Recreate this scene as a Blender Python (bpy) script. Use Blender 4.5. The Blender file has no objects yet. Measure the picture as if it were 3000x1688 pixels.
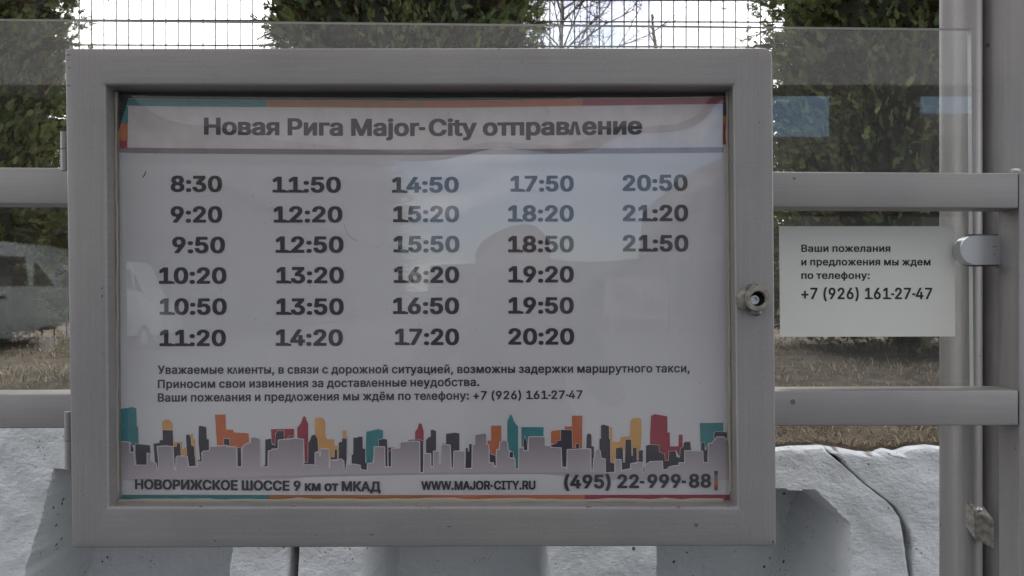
import bpy, bmesh, math, random
from mathutils import Vector, Matrix, noise
from mathutils.geometry import tessellate_polygon
FONT_NUMBERS = {
 'H': [
  [255, [[176,-84,168,-83,161,-77,139,-37,127,-11,113,24,95,84,87,124,81,174,81,240,85,283,91,318,98,354,115,414,136,470,160,517,167,523,178,526,253,526,262,524,269,519,272,511,272,496,254,455,237,412,218,352,211,320,201,268,198,230,196,204,199,165,203,141,215,90,235,30,270,-50,272,-56,272,-69,270,-77,267,-80,253,-85]]],
  [255, [[52,-84,45,-83,37,-77,35,-69,35,-56,70,24,90,83,99,118,106,152,109,184,111,214,108,253,104,281,98,315,89,352,79,386,66,423,50,465,37,491,35,498,35,511,38,519,41,522,54,526,129,526,139,524,146,518,168,478,190,421,207,363,220,298,226,244,227,215,226,172,222,135,216,101,209,71,194,24,170,-32,146,-77,139,-83,129,-85]]],
  [233, [[33,170,28,172,24,176,23,178,22,186,22,246,23,254,28,259,33,262,170,262,179,257,181,253,183,248,183,186,181,178,177,172,170,170]]],
  [178, [[93,-2,82,1,69,7,59,17,50,30,46,43,46,71,51,90,57,97,67,108,80,115,92,118,99,120,135,120,150,116,161,111,167,107,178,95,182,88,186,77,187,45,184,34,180,24,168,11,152,1,137,-3]]],
  [416, [[204,-4,184,-1,157,7,143,14,124,26,109,39,94,56,83,72,71,93,65,108,56,138,50,164,46,191,44,215,44,284,48,324,54,354,60,374,73,410,81,425,94,443,119,470,133,480,152,490,167,496,189,502,212,505,268,504,289,500,307,495,332,483,343,476,354,466,369,451,384,430,396,410,404,391,413,363,419,337,422,312,425,269,425,230,422,187,418,161,413,136,398,93,390,78,377,58,368,47,354,33,330,16,311,7,287,-1,260,-5],[232,88,238,88,247,91,266,103,280,120,289,136,298,161,304,185,308,213,310,245,308,286,304,314,297,344,289,363,279,382,268,395,253,406,236,413,231,412,219,408,205,399,193,385,181,367,173,348,167,324,162,299,159,267,159,232,162,200,166,178,176,146,187,123,198,108,206,101,217,93]]],
  [416, [[228,0,224,1,90,1,80,3,72,10,70,17,70,75,72,83,77,87,90,91,189,91,191,92,192,94,191,367,189,368,131,326,121,324,99,324,90,326,82,330,78,339,78,410,81,418,86,423,180,492,189,497,198,499,290,499,303,494,306,491,309,483,309,94,310,92,312,91,393,91,402,88,408,84,411,77,412,71,414,69,479,68,480,66,480,2,479,0,477,-1]]],
  [416, [[76,2,69,3,63,7,61,10,59,17,59,70,61,78,249,279,264,298,277,319,285,335,288,350,288,360,285,373,279,384,273,393,264,401,254,407,241,412,230,413,219,410,206,404,198,399,188,388,179,369,175,341,172,334,168,330,155,326,80,326,71,328,65,331,62,335,60,343,60,360,61,373,65,393,71,412,76,425,91,448,104,462,118,473,131,482,149,491,179,501,204,505,262,505,277,503,301,497,327,486,348,473,365,458,380,440,390,423,399,397,403,373,403,339,399,315,392,292,384,275,360,240,317,189,228,96,227,94,232,93,391,93,400,91,408,85,411,77,411,17,408,10,400,3,391,1]]],
  [416, [[193,-4,180,-3,154,3,137,8,122,15,99,27,85,39,73,51,58,71,52,84,46,99,41,125,41,144,43,153,51,158,60,161,139,161,148,159,154,156,157,151,161,135,165,125,173,112,181,105,193,97,206,91,221,88,231,88,244,90,259,95,272,103,280,110,289,123,294,135,296,148,296,157,294,168,289,181,279,196,268,206,255,214,240,219,219,223,161,223,147,228,144,232,142,238,142,296,144,303,229,400,232,406,229,407,85,407,71,411,66,415,64,423,64,483,66,490,71,496,85,500,375,500,384,497,392,492,395,483,395,430,393,421,288,303,288,301,322,291,339,283,355,273,365,265,382,249,397,226,409,196,414,166,413,127,409,106,403,90,396,75,380,53,358,31,330,14,305,5,274,-3,257,-5]]],
  [416, [[272,2,264,3,259,7,256,10,254,17,254,92,253,95,56,96,47,98,40,103,37,111,37,171,41,182,225,492,233,497,242,499,321,499,330,497,337,491,340,483,340,472,338,465,193,219,176,189,180,188,251,188,253,189,254,311,256,319,260,322,274,327,349,327,358,325,365,320,369,311,369,191,370,189,373,188,412,188,422,186,429,181,432,172,432,113,429,103,422,98,412,96,373,96,369,94,369,17,367,10,363,6,358,3,349,1]]],
  [416, [[198,-4,185,-3,161,3,136,12,108,29,86,50,73,69,66,82,61,97,55,123,55,142,58,151,65,157,75,159,151,159,161,157,168,151,173,133,177,123,185,112,193,104,204,96,213,92,221,89,232,88,249,93,262,101,273,111,283,125,290,140,294,157,295,168,293,187,285,206,273,224,265,232,252,241,236,247,223,249,202,244,185,236,170,226,157,222,133,222,82,227,73,230,64,236,61,245,62,260,85,470,89,490,93,495,106,500,370,500,380,497,387,492,390,483,390,423,388,415,384,412,370,407,196,407,194,400,187,341,189,338,211,341,264,341,279,339,301,334,316,328,339,317,357,303,372,288,386,269,398,247,407,221,411,200,413,174,412,144,407,120,400,97,390,75,372,50,352,31,326,14,297,3,266,-4,258,-5]]],
  [416, [[203,-4,190,-3,168,3,151,9,132,19,117,29,107,39,93,54,82,69,73,86,66,106,61,125,58,142,58,187,64,219,78,258,102,303,124,337,230,492,237,497,248,500,329,500,338,498,347,492,349,485,349,472,346,462,263,342,253,327,253,326,291,321,312,315,327,309,348,298,359,289,375,273,383,263,397,238,404,217,408,198,410,179,410,146,408,127,404,110,395,84,385,66,378,56,357,34,344,24,331,16,316,8,301,3,271,-4,261,-5],[227,88,237,87,246,89,256,94,271,105,281,118,289,133,293,148,295,163,290,189,286,198,277,213,270,221,254,232,235,238,224,236,215,232,205,227,196,219,185,204,178,191,173,168,173,159,177,140,188,118,195,108,205,99,217,92]]],
  [416, [[107,1,95,5,91,10,89,17,89,28,91,38,236,324,276,403,276,407,273,407,77,407,67,410,60,415,57,423,57,483,59,491,67,497,77,499,391,499,401,497,406,495,410,491,412,483,412,420,409,408,208,10,200,4,189,1]]],
  [416, [[200,-4,176,-1,148,6,129,14,109,26,93,37,78,52,65,71,55,91,50,110,48,123,48,163,52,185,60,208,71,227,79,238,94,252,106,262,105,264,91,279,79,296,69,322,64,352,65,385,72,415,82,436,92,449,102,460,116,473,128,481,141,487,163,496,199,504,259,505,270,504,290,500,315,493,345,478,362,464,371,455,384,438,394,419,401,397,404,382,404,346,401,331,396,312,386,292,379,281,362,264,362,262,377,250,392,234,401,221,411,202,416,185,420,164,421,150,420,121,418,108,412,90,405,73,397,61,390,52,377,39,360,26,347,18,315,5,281,-3,264,-5],[225,88,236,87,251,89,264,93,277,101,288,111,296,122,300,131,303,146,302,153,299,166,293,178,285,187,275,196,264,203,251,208,238,211,230,211,215,208,202,202,187,192,178,181,172,172,168,163,165,150,166,136,168,129,173,120,181,108,200,95,215,89],[234,303,242,304,253,308,270,320,279,331,283,341,285,346,288,359,283,378,272,396,255,408,244,412,234,414,215,409,199,398,186,382,183,374,181,363,181,354,183,344,187,335,194,324,202,316,214,309,225,304]]],
  [416, [[136,2,129,4,121,10,119,17,119,28,121,36,211,166,215,172,215,174,177,179,155,185,134,194,121,202,108,212,92,229,82,242,74,257,66,277,61,298,58,315,58,362,62,384,68,403,72,414,81,431,102,457,129,479,157,493,173,499,196,504,222,505,263,505,280,502,306,495,320,490,336,481,351,470,363,460,374,448,384,435,398,406,405,386,408,369,410,350,410,319,406,290,397,259,389,240,378,217,357,182,237,7,232,3,222,1],[229,262,233,262,241,263,252,267,263,274,274,283,284,297,290,309,292,317,295,335,294,347,290,363,284,377,277,388,269,397,258,405,250,409,237,413,230,413,217,408,205,401,195,392,184,377,178,363,173,339,175,326,178,311,184,298,190,289,198,280,207,272,217,267]]],
  [178, [[93,-2,82,1,69,7,59,17,50,30,46,43,46,71,51,90,57,97,67,108,80,115,92,118,99,120,135,120,150,116,161,111,167,107,178,95,182,88,186,77,187,45,184,34,180,24,168,11,152,1,137,-3],[95,245,82,248,71,254,57,266,52,273,46,290,46,318,52,339,65,353,73,359,84,364,97,367,135,367,153,362,161,358,170,352,178,343,182,335,186,326,187,318,187,292,184,281,180,271,170,260,161,253,152,248,135,244]]],
  [440, [[34,2,23,5,18,10,16,17,16,30,184,491,191,496,202,499,288,499,303,495,307,491,312,480,475,36,476,30,477,17,474,10,466,3,457,1,376,1,361,6,357,11,317,124,315,128,313,128,180,128,176,125,137,13,133,7,127,3,118,1],[211,221,214,220,277,220,281,221,278,232,245,324,243,320,213,231]]],
  [468, [[237,-4,213,-1,184,7,166,14,138,29,125,39,103,58,83,82,75,95,66,110,55,135,47,161,41,187,37,221,37,279,42,314,47,339,55,364,64,385,75,406,98,436,115,453,136,469,160,483,173,489,196,497,220,502,246,505,297,505,323,502,359,493,390,479,416,462,443,436,462,410,474,385,485,348,486,329,484,322,477,316,465,313,389,313,379,315,374,318,370,322,361,348,349,368,338,381,319,395,299,405,274,410,250,407,230,399,205,382,188,363,173,339,161,309,156,277,154,247,159,204,163,185,170,166,179,150,190,135,207,117,220,107,237,98,252,93,267,91,278,91,302,97,319,105,336,117,347,129,356,142,363,157,370,178,374,181,379,184,389,186,465,186,475,184,480,181,484,178,486,170,486,157,481,136,473,114,466,97,458,84,446,67,428,48,415,37,400,27,375,14,357,6,319,-3,301,-5]]],
  [279, [[47,2,39,3,34,7,31,10,29,17,29,77,31,84,39,91,49,93,103,93,106,94,107,96,107,403,105,406,103,407,49,407,39,409,32,414,29,423,29,483,31,491,39,497,49,499,283,499,292,497,300,492,303,483,303,423,300,414,292,409,283,407,229,407,225,405,225,96,226,94,229,93,283,93,292,91,299,86,303,77,303,17,300,10,292,3,283,1]]],
  [366, [[165,-4,154,-3,129,3,101,15,82,27,73,35,56,54,50,63,42,80,33,112,31,131,31,181,33,189,41,195,51,197,129,197,139,195,145,191,149,183,149,146,152,131,156,118,165,105,180,93,189,89,197,88,204,89,214,93,227,102,234,112,241,125,245,155,246,485,248,490,251,494,257,497,266,500,343,500,352,497,360,492,363,483,363,144,362,125,359,106,351,78,345,65,337,54,318,33,302,20,279,8,251,-1,227,-5]]],
  [574, [[73,2,66,3,60,7,58,10,55,17,55,483,58,491,60,494,66,497,75,499,178,499,187,497,195,492,310,197,313,191,315,191,431,491,438,496,449,499,551,499,560,497,567,493,571,483,571,17,567,8,560,3,551,1,474,1,464,3,456,10,454,17,454,221,453,228,445,210,366,10,358,3,348,1,277,1,264,5,258,12,172,228,170,225,170,17,168,10,161,4,150,1]]],
  [489, [[237,-4,213,-1,184,7,169,12,143,26,123,40,106,56,89,75,74,97,60,123,51,148,43,176,39,200,37,221,37,279,41,312,47,339,55,364,66,389,75,404,89,425,100,438,113,451,136,469,151,478,173,489,196,497,220,502,246,505,295,505,321,502,347,496,368,489,389,480,407,468,424,455,445,435,458,417,473,393,482,374,490,352,498,322,502,299,504,275,504,224,500,187,494,161,485,133,470,101,458,82,443,63,428,48,411,34,390,21,375,14,351,5,330,0,301,-5],[260,91,276,91,289,93,304,98,326,110,340,121,349,131,364,153,376,179,383,208,388,245,386,279,380,309,370,335,357,359,347,371,338,380,321,393,297,405,272,410,250,407,224,395,203,380,188,363,176,344,169,329,163,314,156,277,154,251,156,217,163,185,170,166,183,144,196,128,206,118,220,107,237,98]]],
  [413, [[73,2,66,3,60,7,58,10,55,17,55,483,58,491,66,497,75,499,268,499,301,495,324,490,345,482,363,472,381,459,393,447,406,431,413,418,422,393,427,373,429,354,429,322,427,304,422,283,416,265,408,249,395,231,384,220,369,208,356,201,355,197,443,36,445,28,445,17,442,10,434,3,425,1,337,1,324,5,318,11,230,176,227,178,176,178,174,177,173,174,173,17,171,10,163,3,154,1],[174,272,176,271,228,271,255,273,275,279,292,290,304,307,308,317,311,335,310,350,306,365,299,378,292,387,275,399,264,403,255,405,227,407,174,407,173,405]]],
  [412, [[192,2,184,3,179,7,176,10,174,17,174,405,171,407,49,407,36,411,33,414,30,423,30,483,32,491,40,497,49,499,415,499,426,496,433,491,435,483,435,423,433,416,430,412,424,409,415,407,295,407,292,405,292,17,290,10,282,3,272,1]]],
  [474, [[228,-6,195,0,165,9,144,19,122,33,98,55,87,68,76,85,65,111,59,130,55,156,55,483,58,491,66,497,75,499,152,499,163,497,170,491,172,483,172,184,175,161,179,148,187,133,196,120,204,112,214,105,231,96,243,92,264,89,283,91,294,95,305,100,324,113,333,124,341,135,347,148,351,161,354,184,354,483,356,491,363,497,375,499,451,499,463,497,470,491,472,483,472,163,467,128,456,96,447,79,437,64,413,40,388,22,367,11,346,4,324,-2,303,-5,294,-6]]],
  [626, [[157,2,145,6,142,10,140,15,16,468,16,483,18,491,21,494,26,497,36,499,114,499,126,496,133,491,137,478,204,219,207,221,275,481,278,491,283,495,296,499,382,499,391,497,396,495,400,491,403,481,471,221,474,219,545,491,552,496,564,499,642,499,652,497,658,493,662,483,661,466,542,30,536,11,534,8,526,3,517,1,431,1,419,4,412,10,339,273,337,268,266,10,258,4,249,1]]],
  [433, [[202,1,189,6,186,10,184,17,183,199,20,461,16,472,16,483,19,491,26,497,37,499,124,499,137,495,143,489,241,328,243,326,333,472,345,491,348,494,354,497,363,499,449,499,463,495,467,491,469,483,469,470,466,463,302,199,302,17,299,10,292,4,281,1]]],
  [359, [[144,-6,110,1,84,13,63,28,55,36,44,51,38,62,32,79,29,99,29,139,31,152,36,169,44,184,59,200,73,210,88,218,108,226,147,235,241,248,247,251,248,253,246,268,236,285,228,291,213,297,200,297,185,292,170,283,163,277,155,266,149,256,144,251,131,247,108,247,56,262,45,266,41,270,38,277,38,292,40,298,54,324,61,334,76,349,101,365,114,372,129,377,159,385,185,388,237,387,260,383,280,377,299,369,314,361,322,355,336,341,344,330,352,317,360,292,363,273,364,257,364,17,361,9,353,3,344,1,269,1,260,3,252,7,234,0,204,-6],[178,84,187,84,205,88,217,94,228,103,237,115,246,131,249,148,249,155,247,157,205,152,183,149,162,141,151,132,146,124,144,118,145,111,147,105,153,96,162,90]]],
  [159, [[66,2,58,3,52,7,50,10,48,17,48,367,50,375,54,378,67,383,144,383,157,378,161,375,163,367,163,17,161,10,157,6,144,1],[80,401,69,404,58,410,48,420,42,431,38,442,38,468,42,481,47,491,57,500,66,506,86,512,125,512,140,509,153,502,162,495,167,487,174,468,174,442,167,423,154,410,139,402,124,399,88,399]]],
  [159, [[10,-127,-2,-122,-5,-119,-7,-113,-7,-51,-5,-44,3,-39,12,-36,31,-35,38,-31,42,-25,46,-16,48,1,49,368,53,378,59,381,68,383,143,383,152,381,160,376,163,366,163,-27,159,-49,153,-66,143,-85,128,-101,113,-112,96,-120,68,-126,61,-127],[85,399,72,403,63,407,49,419,43,428,38,441,37,462,40,475,46,489,61,503,72,509,87,512,124,512,139,509,151,503,160,496,168,486,174,469,174,443,167,425,157,413,149,407,139,403,124,399]]],
  [382, [[185,-5,164,-2,140,5,112,19,97,30,80,45,59,74,45,103,40,120,34,146,32,165,32,216,36,246,41,266,48,285,55,300,65,317,78,334,91,346,115,364,143,377,181,386,229,387,246,387,261,385,293,377,314,367,329,358,342,348,359,331,376,307,385,289,393,268,399,246,402,227,404,180,402,152,399,133,388,98,371,66,358,49,344,35,321,18,291,4,261,-4,244,-6],[216,85,228,86,242,92,254,101,264,113,273,128,281,146,285,161,288,184,286,206,283,227,279,240,270,259,258,276,248,284,233,293,220,296,207,295,194,289,185,283,171,268,159,248,154,233,149,210,147,189,148,176,154,146,162,128,168,116,179,103,194,92,209,86]]],
  [242, [[66,2,59,3,53,7,51,10,48,17,48,367,51,375,59,381,68,383,141,383,151,381,158,377,182,384,203,388,250,388,261,387,272,383,277,378,280,371,280,307,276,298,269,293,259,290,237,290,218,293,201,289,188,281,177,270,170,259,165,247,163,231,163,17,160,10,152,3,143,1]]],
  [214, [[152,-2,141,0,120,5,107,11,98,17,81,32,69,51,63,66,59,86,59,292,59,294,57,295,27,295,17,297,10,303,7,311,7,367,9,375,17,381,27,383,57,383,59,384,60,452,62,457,65,461,79,466,154,466,167,461,171,457,174,450,174,384,177,383,225,383,238,378,242,375,244,367,244,311,240,302,235,298,225,295,177,295,174,294,174,292,174,115,176,98,182,89,188,88,199,90,221,90,233,87,239,83,242,75,252,34,252,17,249,10,246,6,240,3,225,0,210,-3]]],
  [359, [[81,-129,53,-122,47,-117,44,-110,44,-93,57,-46,63,-39,76,-35,98,-35,111,-37,117,-34,124,-27,131,-16,144,20,19,347,17,353,17,366,20,375,27,380,38,383,117,383,126,381,132,377,138,368,205,182,207,183,209,187,274,366,278,375,286,381,295,383,374,383,387,379,392,374,394,366,394,355,391,345,249,-27,236,-59,229,-72,217,-89,201,-104,184,-116,171,-121,151,-127,138,-129]]],
  [296, [[-8,0,89,381,206,381,304,0,189,0,148,297,105,0]]],
  [440, [[34,2,23,5,18,10,16,17,16,30,184,491,191,496,202,499,288,499,303,495,307,491,312,480,475,36,476,30,477,17,474,10,466,3,457,1,376,1,361,6,357,11,317,124,315,128,313,128,180,128,176,125,137,13,133,7,127,3,118,1],[211,221,214,220,277,220,281,221,278,232,245,324,243,320,213,231]]],
  [419, [[73,2,66,3,60,7,58,10,55,17,55,483,58,491,66,497,75,499,273,499,294,497,320,491,337,486,357,476,373,465,382,457,398,437,409,416,414,399,418,382,418,339,416,324,411,305,404,292,398,283,390,274,378,262,397,247,414,228,426,206,433,184,436,161,435,116,428,88,418,67,410,56,397,42,378,28,348,13,316,5,285,1],[174,94,176,93,257,94,277,97,292,102,307,114,315,126,319,137,320,144,319,152,317,161,311,172,301,186,290,195,279,202,266,206,251,208,174,207,173,204],[174,300,176,299,245,299,262,303,279,313,286,319,294,330,300,341,302,352,302,360,300,369,291,386,286,392,275,399,270,402,257,405,245,407,174,406,173,403]]],
  [520, [[48,-97,40,-95,34,-91,32,-89,30,-81,30,78,33,86,40,91,49,93,74,93,78,95,87,108,99,129,110,160,120,205,127,250,146,481,150,492,158,497,167,499,473,499,486,495,489,492,492,483,492,97,493,94,495,93,523,93,533,91,540,86,543,78,544,-81,541,-89,534,-94,523,-97,448,-97,439,-95,433,-92,430,-89,428,-81,428,-2,426,0,149,0,146,-1,145,-2,145,-81,141,-90,134,-95,124,-97],[216,93,372,93,375,95,375,404,373,406,261,407,259,406,247,265,241,215,230,151,222,123,213,97,213,95]]],
  [385, [[73,2,66,3,60,7,58,10,55,17,55,483,58,491,66,497,75,499,375,499,384,497,389,495,393,491,395,483,395,423,392,414,384,409,375,407,176,407,173,405,173,302,174,300,360,299,369,297,376,292,380,283,380,223,378,216,375,211,369,208,360,206,174,205,173,202,173,96,174,94,176,93,378,93,388,91,395,85,398,77,398,17,396,10,388,3,378,1]]],
  [609, [[35,2,28,4,20,10,18,17,18,28,20,36,158,259,157,262,33,463,30,470,30,483,32,491,35,494,41,497,50,499,140,499,154,495,161,486,267,302,271,298,272,304,272,483,274,491,282,497,292,499,370,499,384,495,388,491,390,483,390,302,391,297,393,297,395,300,501,485,509,495,513,497,524,499,612,499,621,497,629,492,632,483,632,470,629,463,504,259,641,38,644,28,644,17,642,10,638,6,633,3,623,1,539,1,528,4,524,6,516,15,404,200,400,203,393,203,391,203,390,201,390,17,388,10,380,3,370,1,292,1,279,5,274,10,272,17,272,201,271,203,269,203,262,203,259,202,257,199,145,15,138,6,133,3,123,1]]],
  [480, [[73,2,66,3,60,7,58,10,55,17,55,483,58,492,66,497,75,499,154,499,163,497,171,491,173,483,173,221,174,215,179,221,348,487,354,494,360,497,369,499,457,499,466,497,472,494,475,491,477,483,477,17,474,8,466,3,457,1,378,1,369,3,361,10,359,17,359,277,358,283,356,282,181,8,174,3,165,1]]],
  [429, [[73,2,66,3,60,7,58,10,55,17,55,483,58,492,66,497,75,499,154,499,163,497,171,491,173,483,173,304,174,301,176,300,182,300,186,302,326,488,332,495,337,497,346,499,436,499,450,495,454,491,456,483,456,472,453,463,295,257,460,38,463,28,463,17,461,9,453,4,442,1,354,1,339,6,335,10,189,205,185,208,176,208,174,207,173,204,173,17,171,10,163,3,154,1]]],
  [574, [[73,2,66,3,60,7,58,10,55,17,55,483,58,491,60,494,66,497,75,499,178,499,187,497,195,492,310,197,313,191,315,191,431,491,438,496,449,499,551,499,560,497,567,493,571,483,571,17,567,8,560,3,551,1,474,1,464,3,456,10,454,17,454,221,453,228,445,210,366,10,358,3,348,1,277,1,264,5,258,12,172,228,170,225,170,17,168,10,161,4,150,1]]],
  [474, [[73,2,66,3,60,7,58,10,55,17,55,483,58,492,66,497,75,499,154,499,163,497,171,491,173,483,173,305,174,303,350,302,352,302,354,305,354,483,356,491,363,496,375,499,451,499,465,495,469,491,471,483,471,17,468,9,461,3,451,1,375,1,363,4,356,10,354,17,353,208,350,209,176,209,174,208,173,206,173,17,171,10,163,3,154,1]]],
  [489, [[237,-4,213,-1,184,7,169,12,143,26,123,40,106,56,89,75,74,97,60,123,51,148,43,176,39,200,37,221,37,279,41,312,47,339,55,364,66,389,75,404,89,425,100,438,113,451,136,469,151,478,173,489,196,497,220,502,246,505,295,505,321,502,347,496,368,489,389,480,407,468,424,455,445,435,458,417,473,393,482,374,490,352,498,322,502,299,504,275,504,224,500,187,494,161,485,133,470,101,458,82,443,63,428,48,411,34,390,21,375,14,351,5,330,0,301,-5],[260,91,276,91,289,93,304,98,326,110,340,121,349,131,364,153,376,179,383,208,388,245,386,279,380,309,370,335,357,359,347,371,338,380,321,393,297,405,272,410,250,407,224,395,203,380,188,363,176,344,169,329,163,314,156,277,154,251,156,217,163,185,170,166,183,144,196,128,206,118,220,107,237,98]]],
  [409, [[73,2,66,3,60,7,58,10,55,17,55,483,58,491,66,497,75,499,268,499,294,496,316,491,333,486,355,476,379,459,393,444,401,435,412,414,424,380,428,354,428,313,427,304,424,287,418,268,411,249,405,240,390,219,380,210,366,199,343,185,322,177,300,172,270,168,174,167,173,165,173,17,171,10,163,3,154,1],[174,261,176,260,232,260,253,262,262,264,275,269,291,281,300,294,306,307,310,326,310,339,308,352,304,365,296,379,287,390,272,400,251,406,227,407,176,407,174,407]]],
  [468, [[237,-4,213,-1,184,7,166,14,138,29,125,39,103,58,83,82,75,95,66,110,55,135,47,161,41,187,37,221,37,279,42,314,47,339,55,364,64,385,75,406,98,436,115,453,136,469,160,483,173,489,196,497,220,502,246,505,297,505,323,502,359,493,390,479,416,462,443,436,462,410,474,385,485,348,486,329,484,322,477,316,465,313,389,313,379,315,374,318,370,322,361,348,349,368,338,381,319,395,299,405,274,410,250,407,230,399,205,382,188,363,173,339,161,309,156,277,154,247,159,204,163,185,170,166,179,150,190,135,207,117,220,107,237,98,252,93,267,91,278,91,302,97,319,105,336,117,347,129,356,142,363,157,370,178,374,181,379,184,389,186,465,186,475,184,480,181,484,178,486,170,486,157,481,136,473,114,466,97,458,84,446,67,428,48,415,37,400,27,375,14,357,6,319,-3,301,-5]]],
  [608, [[73,2,66,3,60,7,58,10,55,17,55,483,58,491,60,494,66,497,75,499,154,499,167,495,171,491,173,485,173,96,174,94,176,93,268,93,271,94,272,96,272,483,275,493,283,497,292,499,369,499,378,497,384,495,387,491,389,485,389,96,390,94,393,93,485,93,487,94,488,96,488,483,490,491,498,497,507,499,586,499,595,497,602,493,606,483,606,17,603,10,601,7,595,3,586,1]]],
  [359, [[144,-6,110,1,84,13,63,28,55,36,44,51,38,62,32,79,29,99,29,139,31,152,36,169,44,184,59,200,73,210,88,218,108,226,147,235,241,248,247,251,248,253,246,268,236,285,228,291,213,297,200,297,185,292,170,283,163,277,155,266,149,256,144,251,131,247,108,247,56,262,45,266,41,270,38,277,38,292,40,298,54,324,61,334,76,349,101,365,114,372,129,377,159,385,185,388,237,387,260,383,280,377,299,369,314,361,322,355,336,341,344,330,352,317,360,292,363,273,364,257,364,17,361,9,353,3,344,1,269,1,260,3,252,7,234,0,204,-6],[178,84,187,84,205,88,217,94,228,103,237,115,246,131,249,148,249,155,247,157,205,152,183,149,162,141,151,132,146,124,144,118,145,111,147,105,153,96,162,90]]],
  [362, [[66,2,59,3,53,7,51,10,48,17,48,367,51,375,59,381,68,383,239,383,272,379,293,374,319,362,332,353,348,339,357,326,367,302,369,285,369,259,365,236,357,219,341,202,342,201,360,183,370,170,376,158,382,137,383,101,381,90,374,66,364,49,348,32,332,20,308,9,282,3,267,1],[164,92,233,92,246,94,257,101,264,111,266,120,263,131,258,141,254,145,240,152,231,153,162,153,160,150,160,96,160,94],[164,240,212,240,231,243,240,247,247,253,253,262,253,270,250,275,245,281,237,287,229,289,216,291,162,291,160,289,160,244,160,242]]],
  [282, [[66,2,59,3,53,7,51,10,48,17,48,367,51,375,59,381,68,383,300,383,310,381,315,378,319,375,321,367,321,307,319,300,315,296,310,293,300,291,166,291,163,290,163,17,160,10,152,3,143,1]]],
  [372, [[188,-6,166,-2,145,4,130,9,113,18,97,30,78,48,59,73,49,92,42,113,36,135,33,154,32,216,36,244,45,277,53,296,62,313,76,332,93,349,110,361,125,370,143,378,177,386,186,387,228,387,244,387,258,385,293,375,321,361,346,341,366,317,381,285,388,264,391,248,394,219,394,169,392,161,385,156,374,153,155,153,152,152,151,150,157,131,167,115,180,101,194,92,214,85,222,84,233,86,243,89,252,95,263,104,280,131,286,134,295,137,321,136,377,122,383,119,386,115,389,107,388,94,382,75,376,64,362,46,351,35,336,23,316,11,291,2,259,-5,250,-6],[154,242,156,241,269,241,272,242,272,244,264,263,251,279,239,289,231,293,214,297,205,295,196,292,177,279,164,263,155,246]]],
  [378, [[66,2,59,3,53,7,51,10,48,17,48,367,51,375,59,381,68,383,143,383,152,381,160,375,163,367,163,217,164,213,168,217,269,371,276,378,289,383,362,383,372,381,377,378,380,375,383,367,383,17,379,8,372,3,362,1,287,1,278,3,270,10,268,17,268,165,267,170,263,167,162,13,156,6,151,3,141,1]]],
  [347, [[66,2,59,3,53,7,51,10,48,17,48,367,52,377,59,381,68,383,143,383,152,381,159,377,163,367,163,262,164,259,166,259,171,266,258,371,267,379,280,383,368,383,379,381,383,378,387,375,389,367,389,356,387,349,267,204,262,197,387,38,390,28,390,17,386,8,379,3,370,1,282,1,267,6,255,19,167,133,164,135,163,131,163,17,160,9,152,3,143,1]]],
  [490, [[66,2,59,3,53,7,51,10,48,17,48,367,51,375,53,378,59,381,68,383,171,383,181,381,186,378,191,371,270,180,272,180,276,188,352,373,357,378,362,381,372,383,474,383,484,381,490,377,494,367,494,17,492,10,489,7,484,3,474,1,400,1,390,3,383,8,379,17,379,133,377,136,325,12,321,7,315,3,306,1,237,1,227,3,222,6,218,10,168,128,164,135,163,129,163,17,160,9,152,3,143,1]]],
  [377, [[66,2,59,3,53,7,51,10,48,17,48,367,51,375,59,381,68,383,143,383,156,379,160,375,163,367,163,244,166,243,263,243,265,243,266,246,266,367,269,375,276,381,285,383,360,383,370,381,375,378,379,375,381,367,381,17,377,8,370,3,360,1,285,1,272,5,268,10,266,17,265,150,263,151,166,151,164,150,163,148,163,17,160,10,152,3,143,1]]],
  [382, [[185,-5,164,-2,140,5,112,19,97,30,80,45,59,74,45,103,40,120,34,146,32,165,32,216,36,246,41,266,48,285,55,300,65,317,78,334,91,346,115,364,143,377,181,386,229,387,246,387,261,385,293,377,314,367,329,358,342,348,359,331,376,307,385,289,393,268,399,246,402,227,404,180,402,152,399,133,388,98,371,66,358,49,344,35,321,18,291,4,261,-4,244,-6],[216,85,228,86,242,92,254,101,264,113,273,128,281,146,285,161,288,184,286,206,283,227,279,240,270,259,258,276,248,284,233,293,220,296,207,295,194,289,185,283,171,268,159,248,154,233,149,210,147,189,148,176,154,146,162,128,168,116,179,103,194,92,209,86]]],
  [376, [[66,2,59,3,53,7,51,10,48,17,48,367,51,375,59,381,68,383,360,383,374,378,378,375,380,367,380,17,377,9,370,3,360,1,285,1,276,3,269,9,266,17,265,290,263,291,167,291,164,290,164,289,164,17,161,10,154,4,143,1]]],
  [391, [[66,-127,59,-125,53,-121,51,-119,48,-111,48,366,51,375,59,381,68,383,141,383,151,381,162,374,182,382,199,386,220,388,252,388,274,386,293,382,313,375,327,368,342,359,355,348,371,331,380,318,395,290,402,269,408,245,412,207,412,175,410,151,402,114,394,91,387,76,372,52,350,29,328,14,313,6,297,0,263,-6,212,-6,192,-3,164,6,163,3,163,-111,160,-119,152,-125,143,-127],[225,85,235,86,248,91,260,99,272,113,282,128,288,143,294,168,296,187,295,207,291,228,286,245,280,258,272,271,263,280,247,291,231,296,222,295,207,290,195,281,183,267,174,252,169,237,165,220,162,192,165,164,169,145,174,130,181,119,188,109,199,98,210,90]]],
  [301, [[139,1,126,6,123,10,120,17,120,290,117,292,27,292,17,295,12,298,9,302,7,309,7,367,9,375,17,381,27,383,326,383,339,379,345,375,347,367,347,309,345,302,341,298,336,295,326,292,238,292,235,290,235,17,232,10,225,4,214,1]]],
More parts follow.
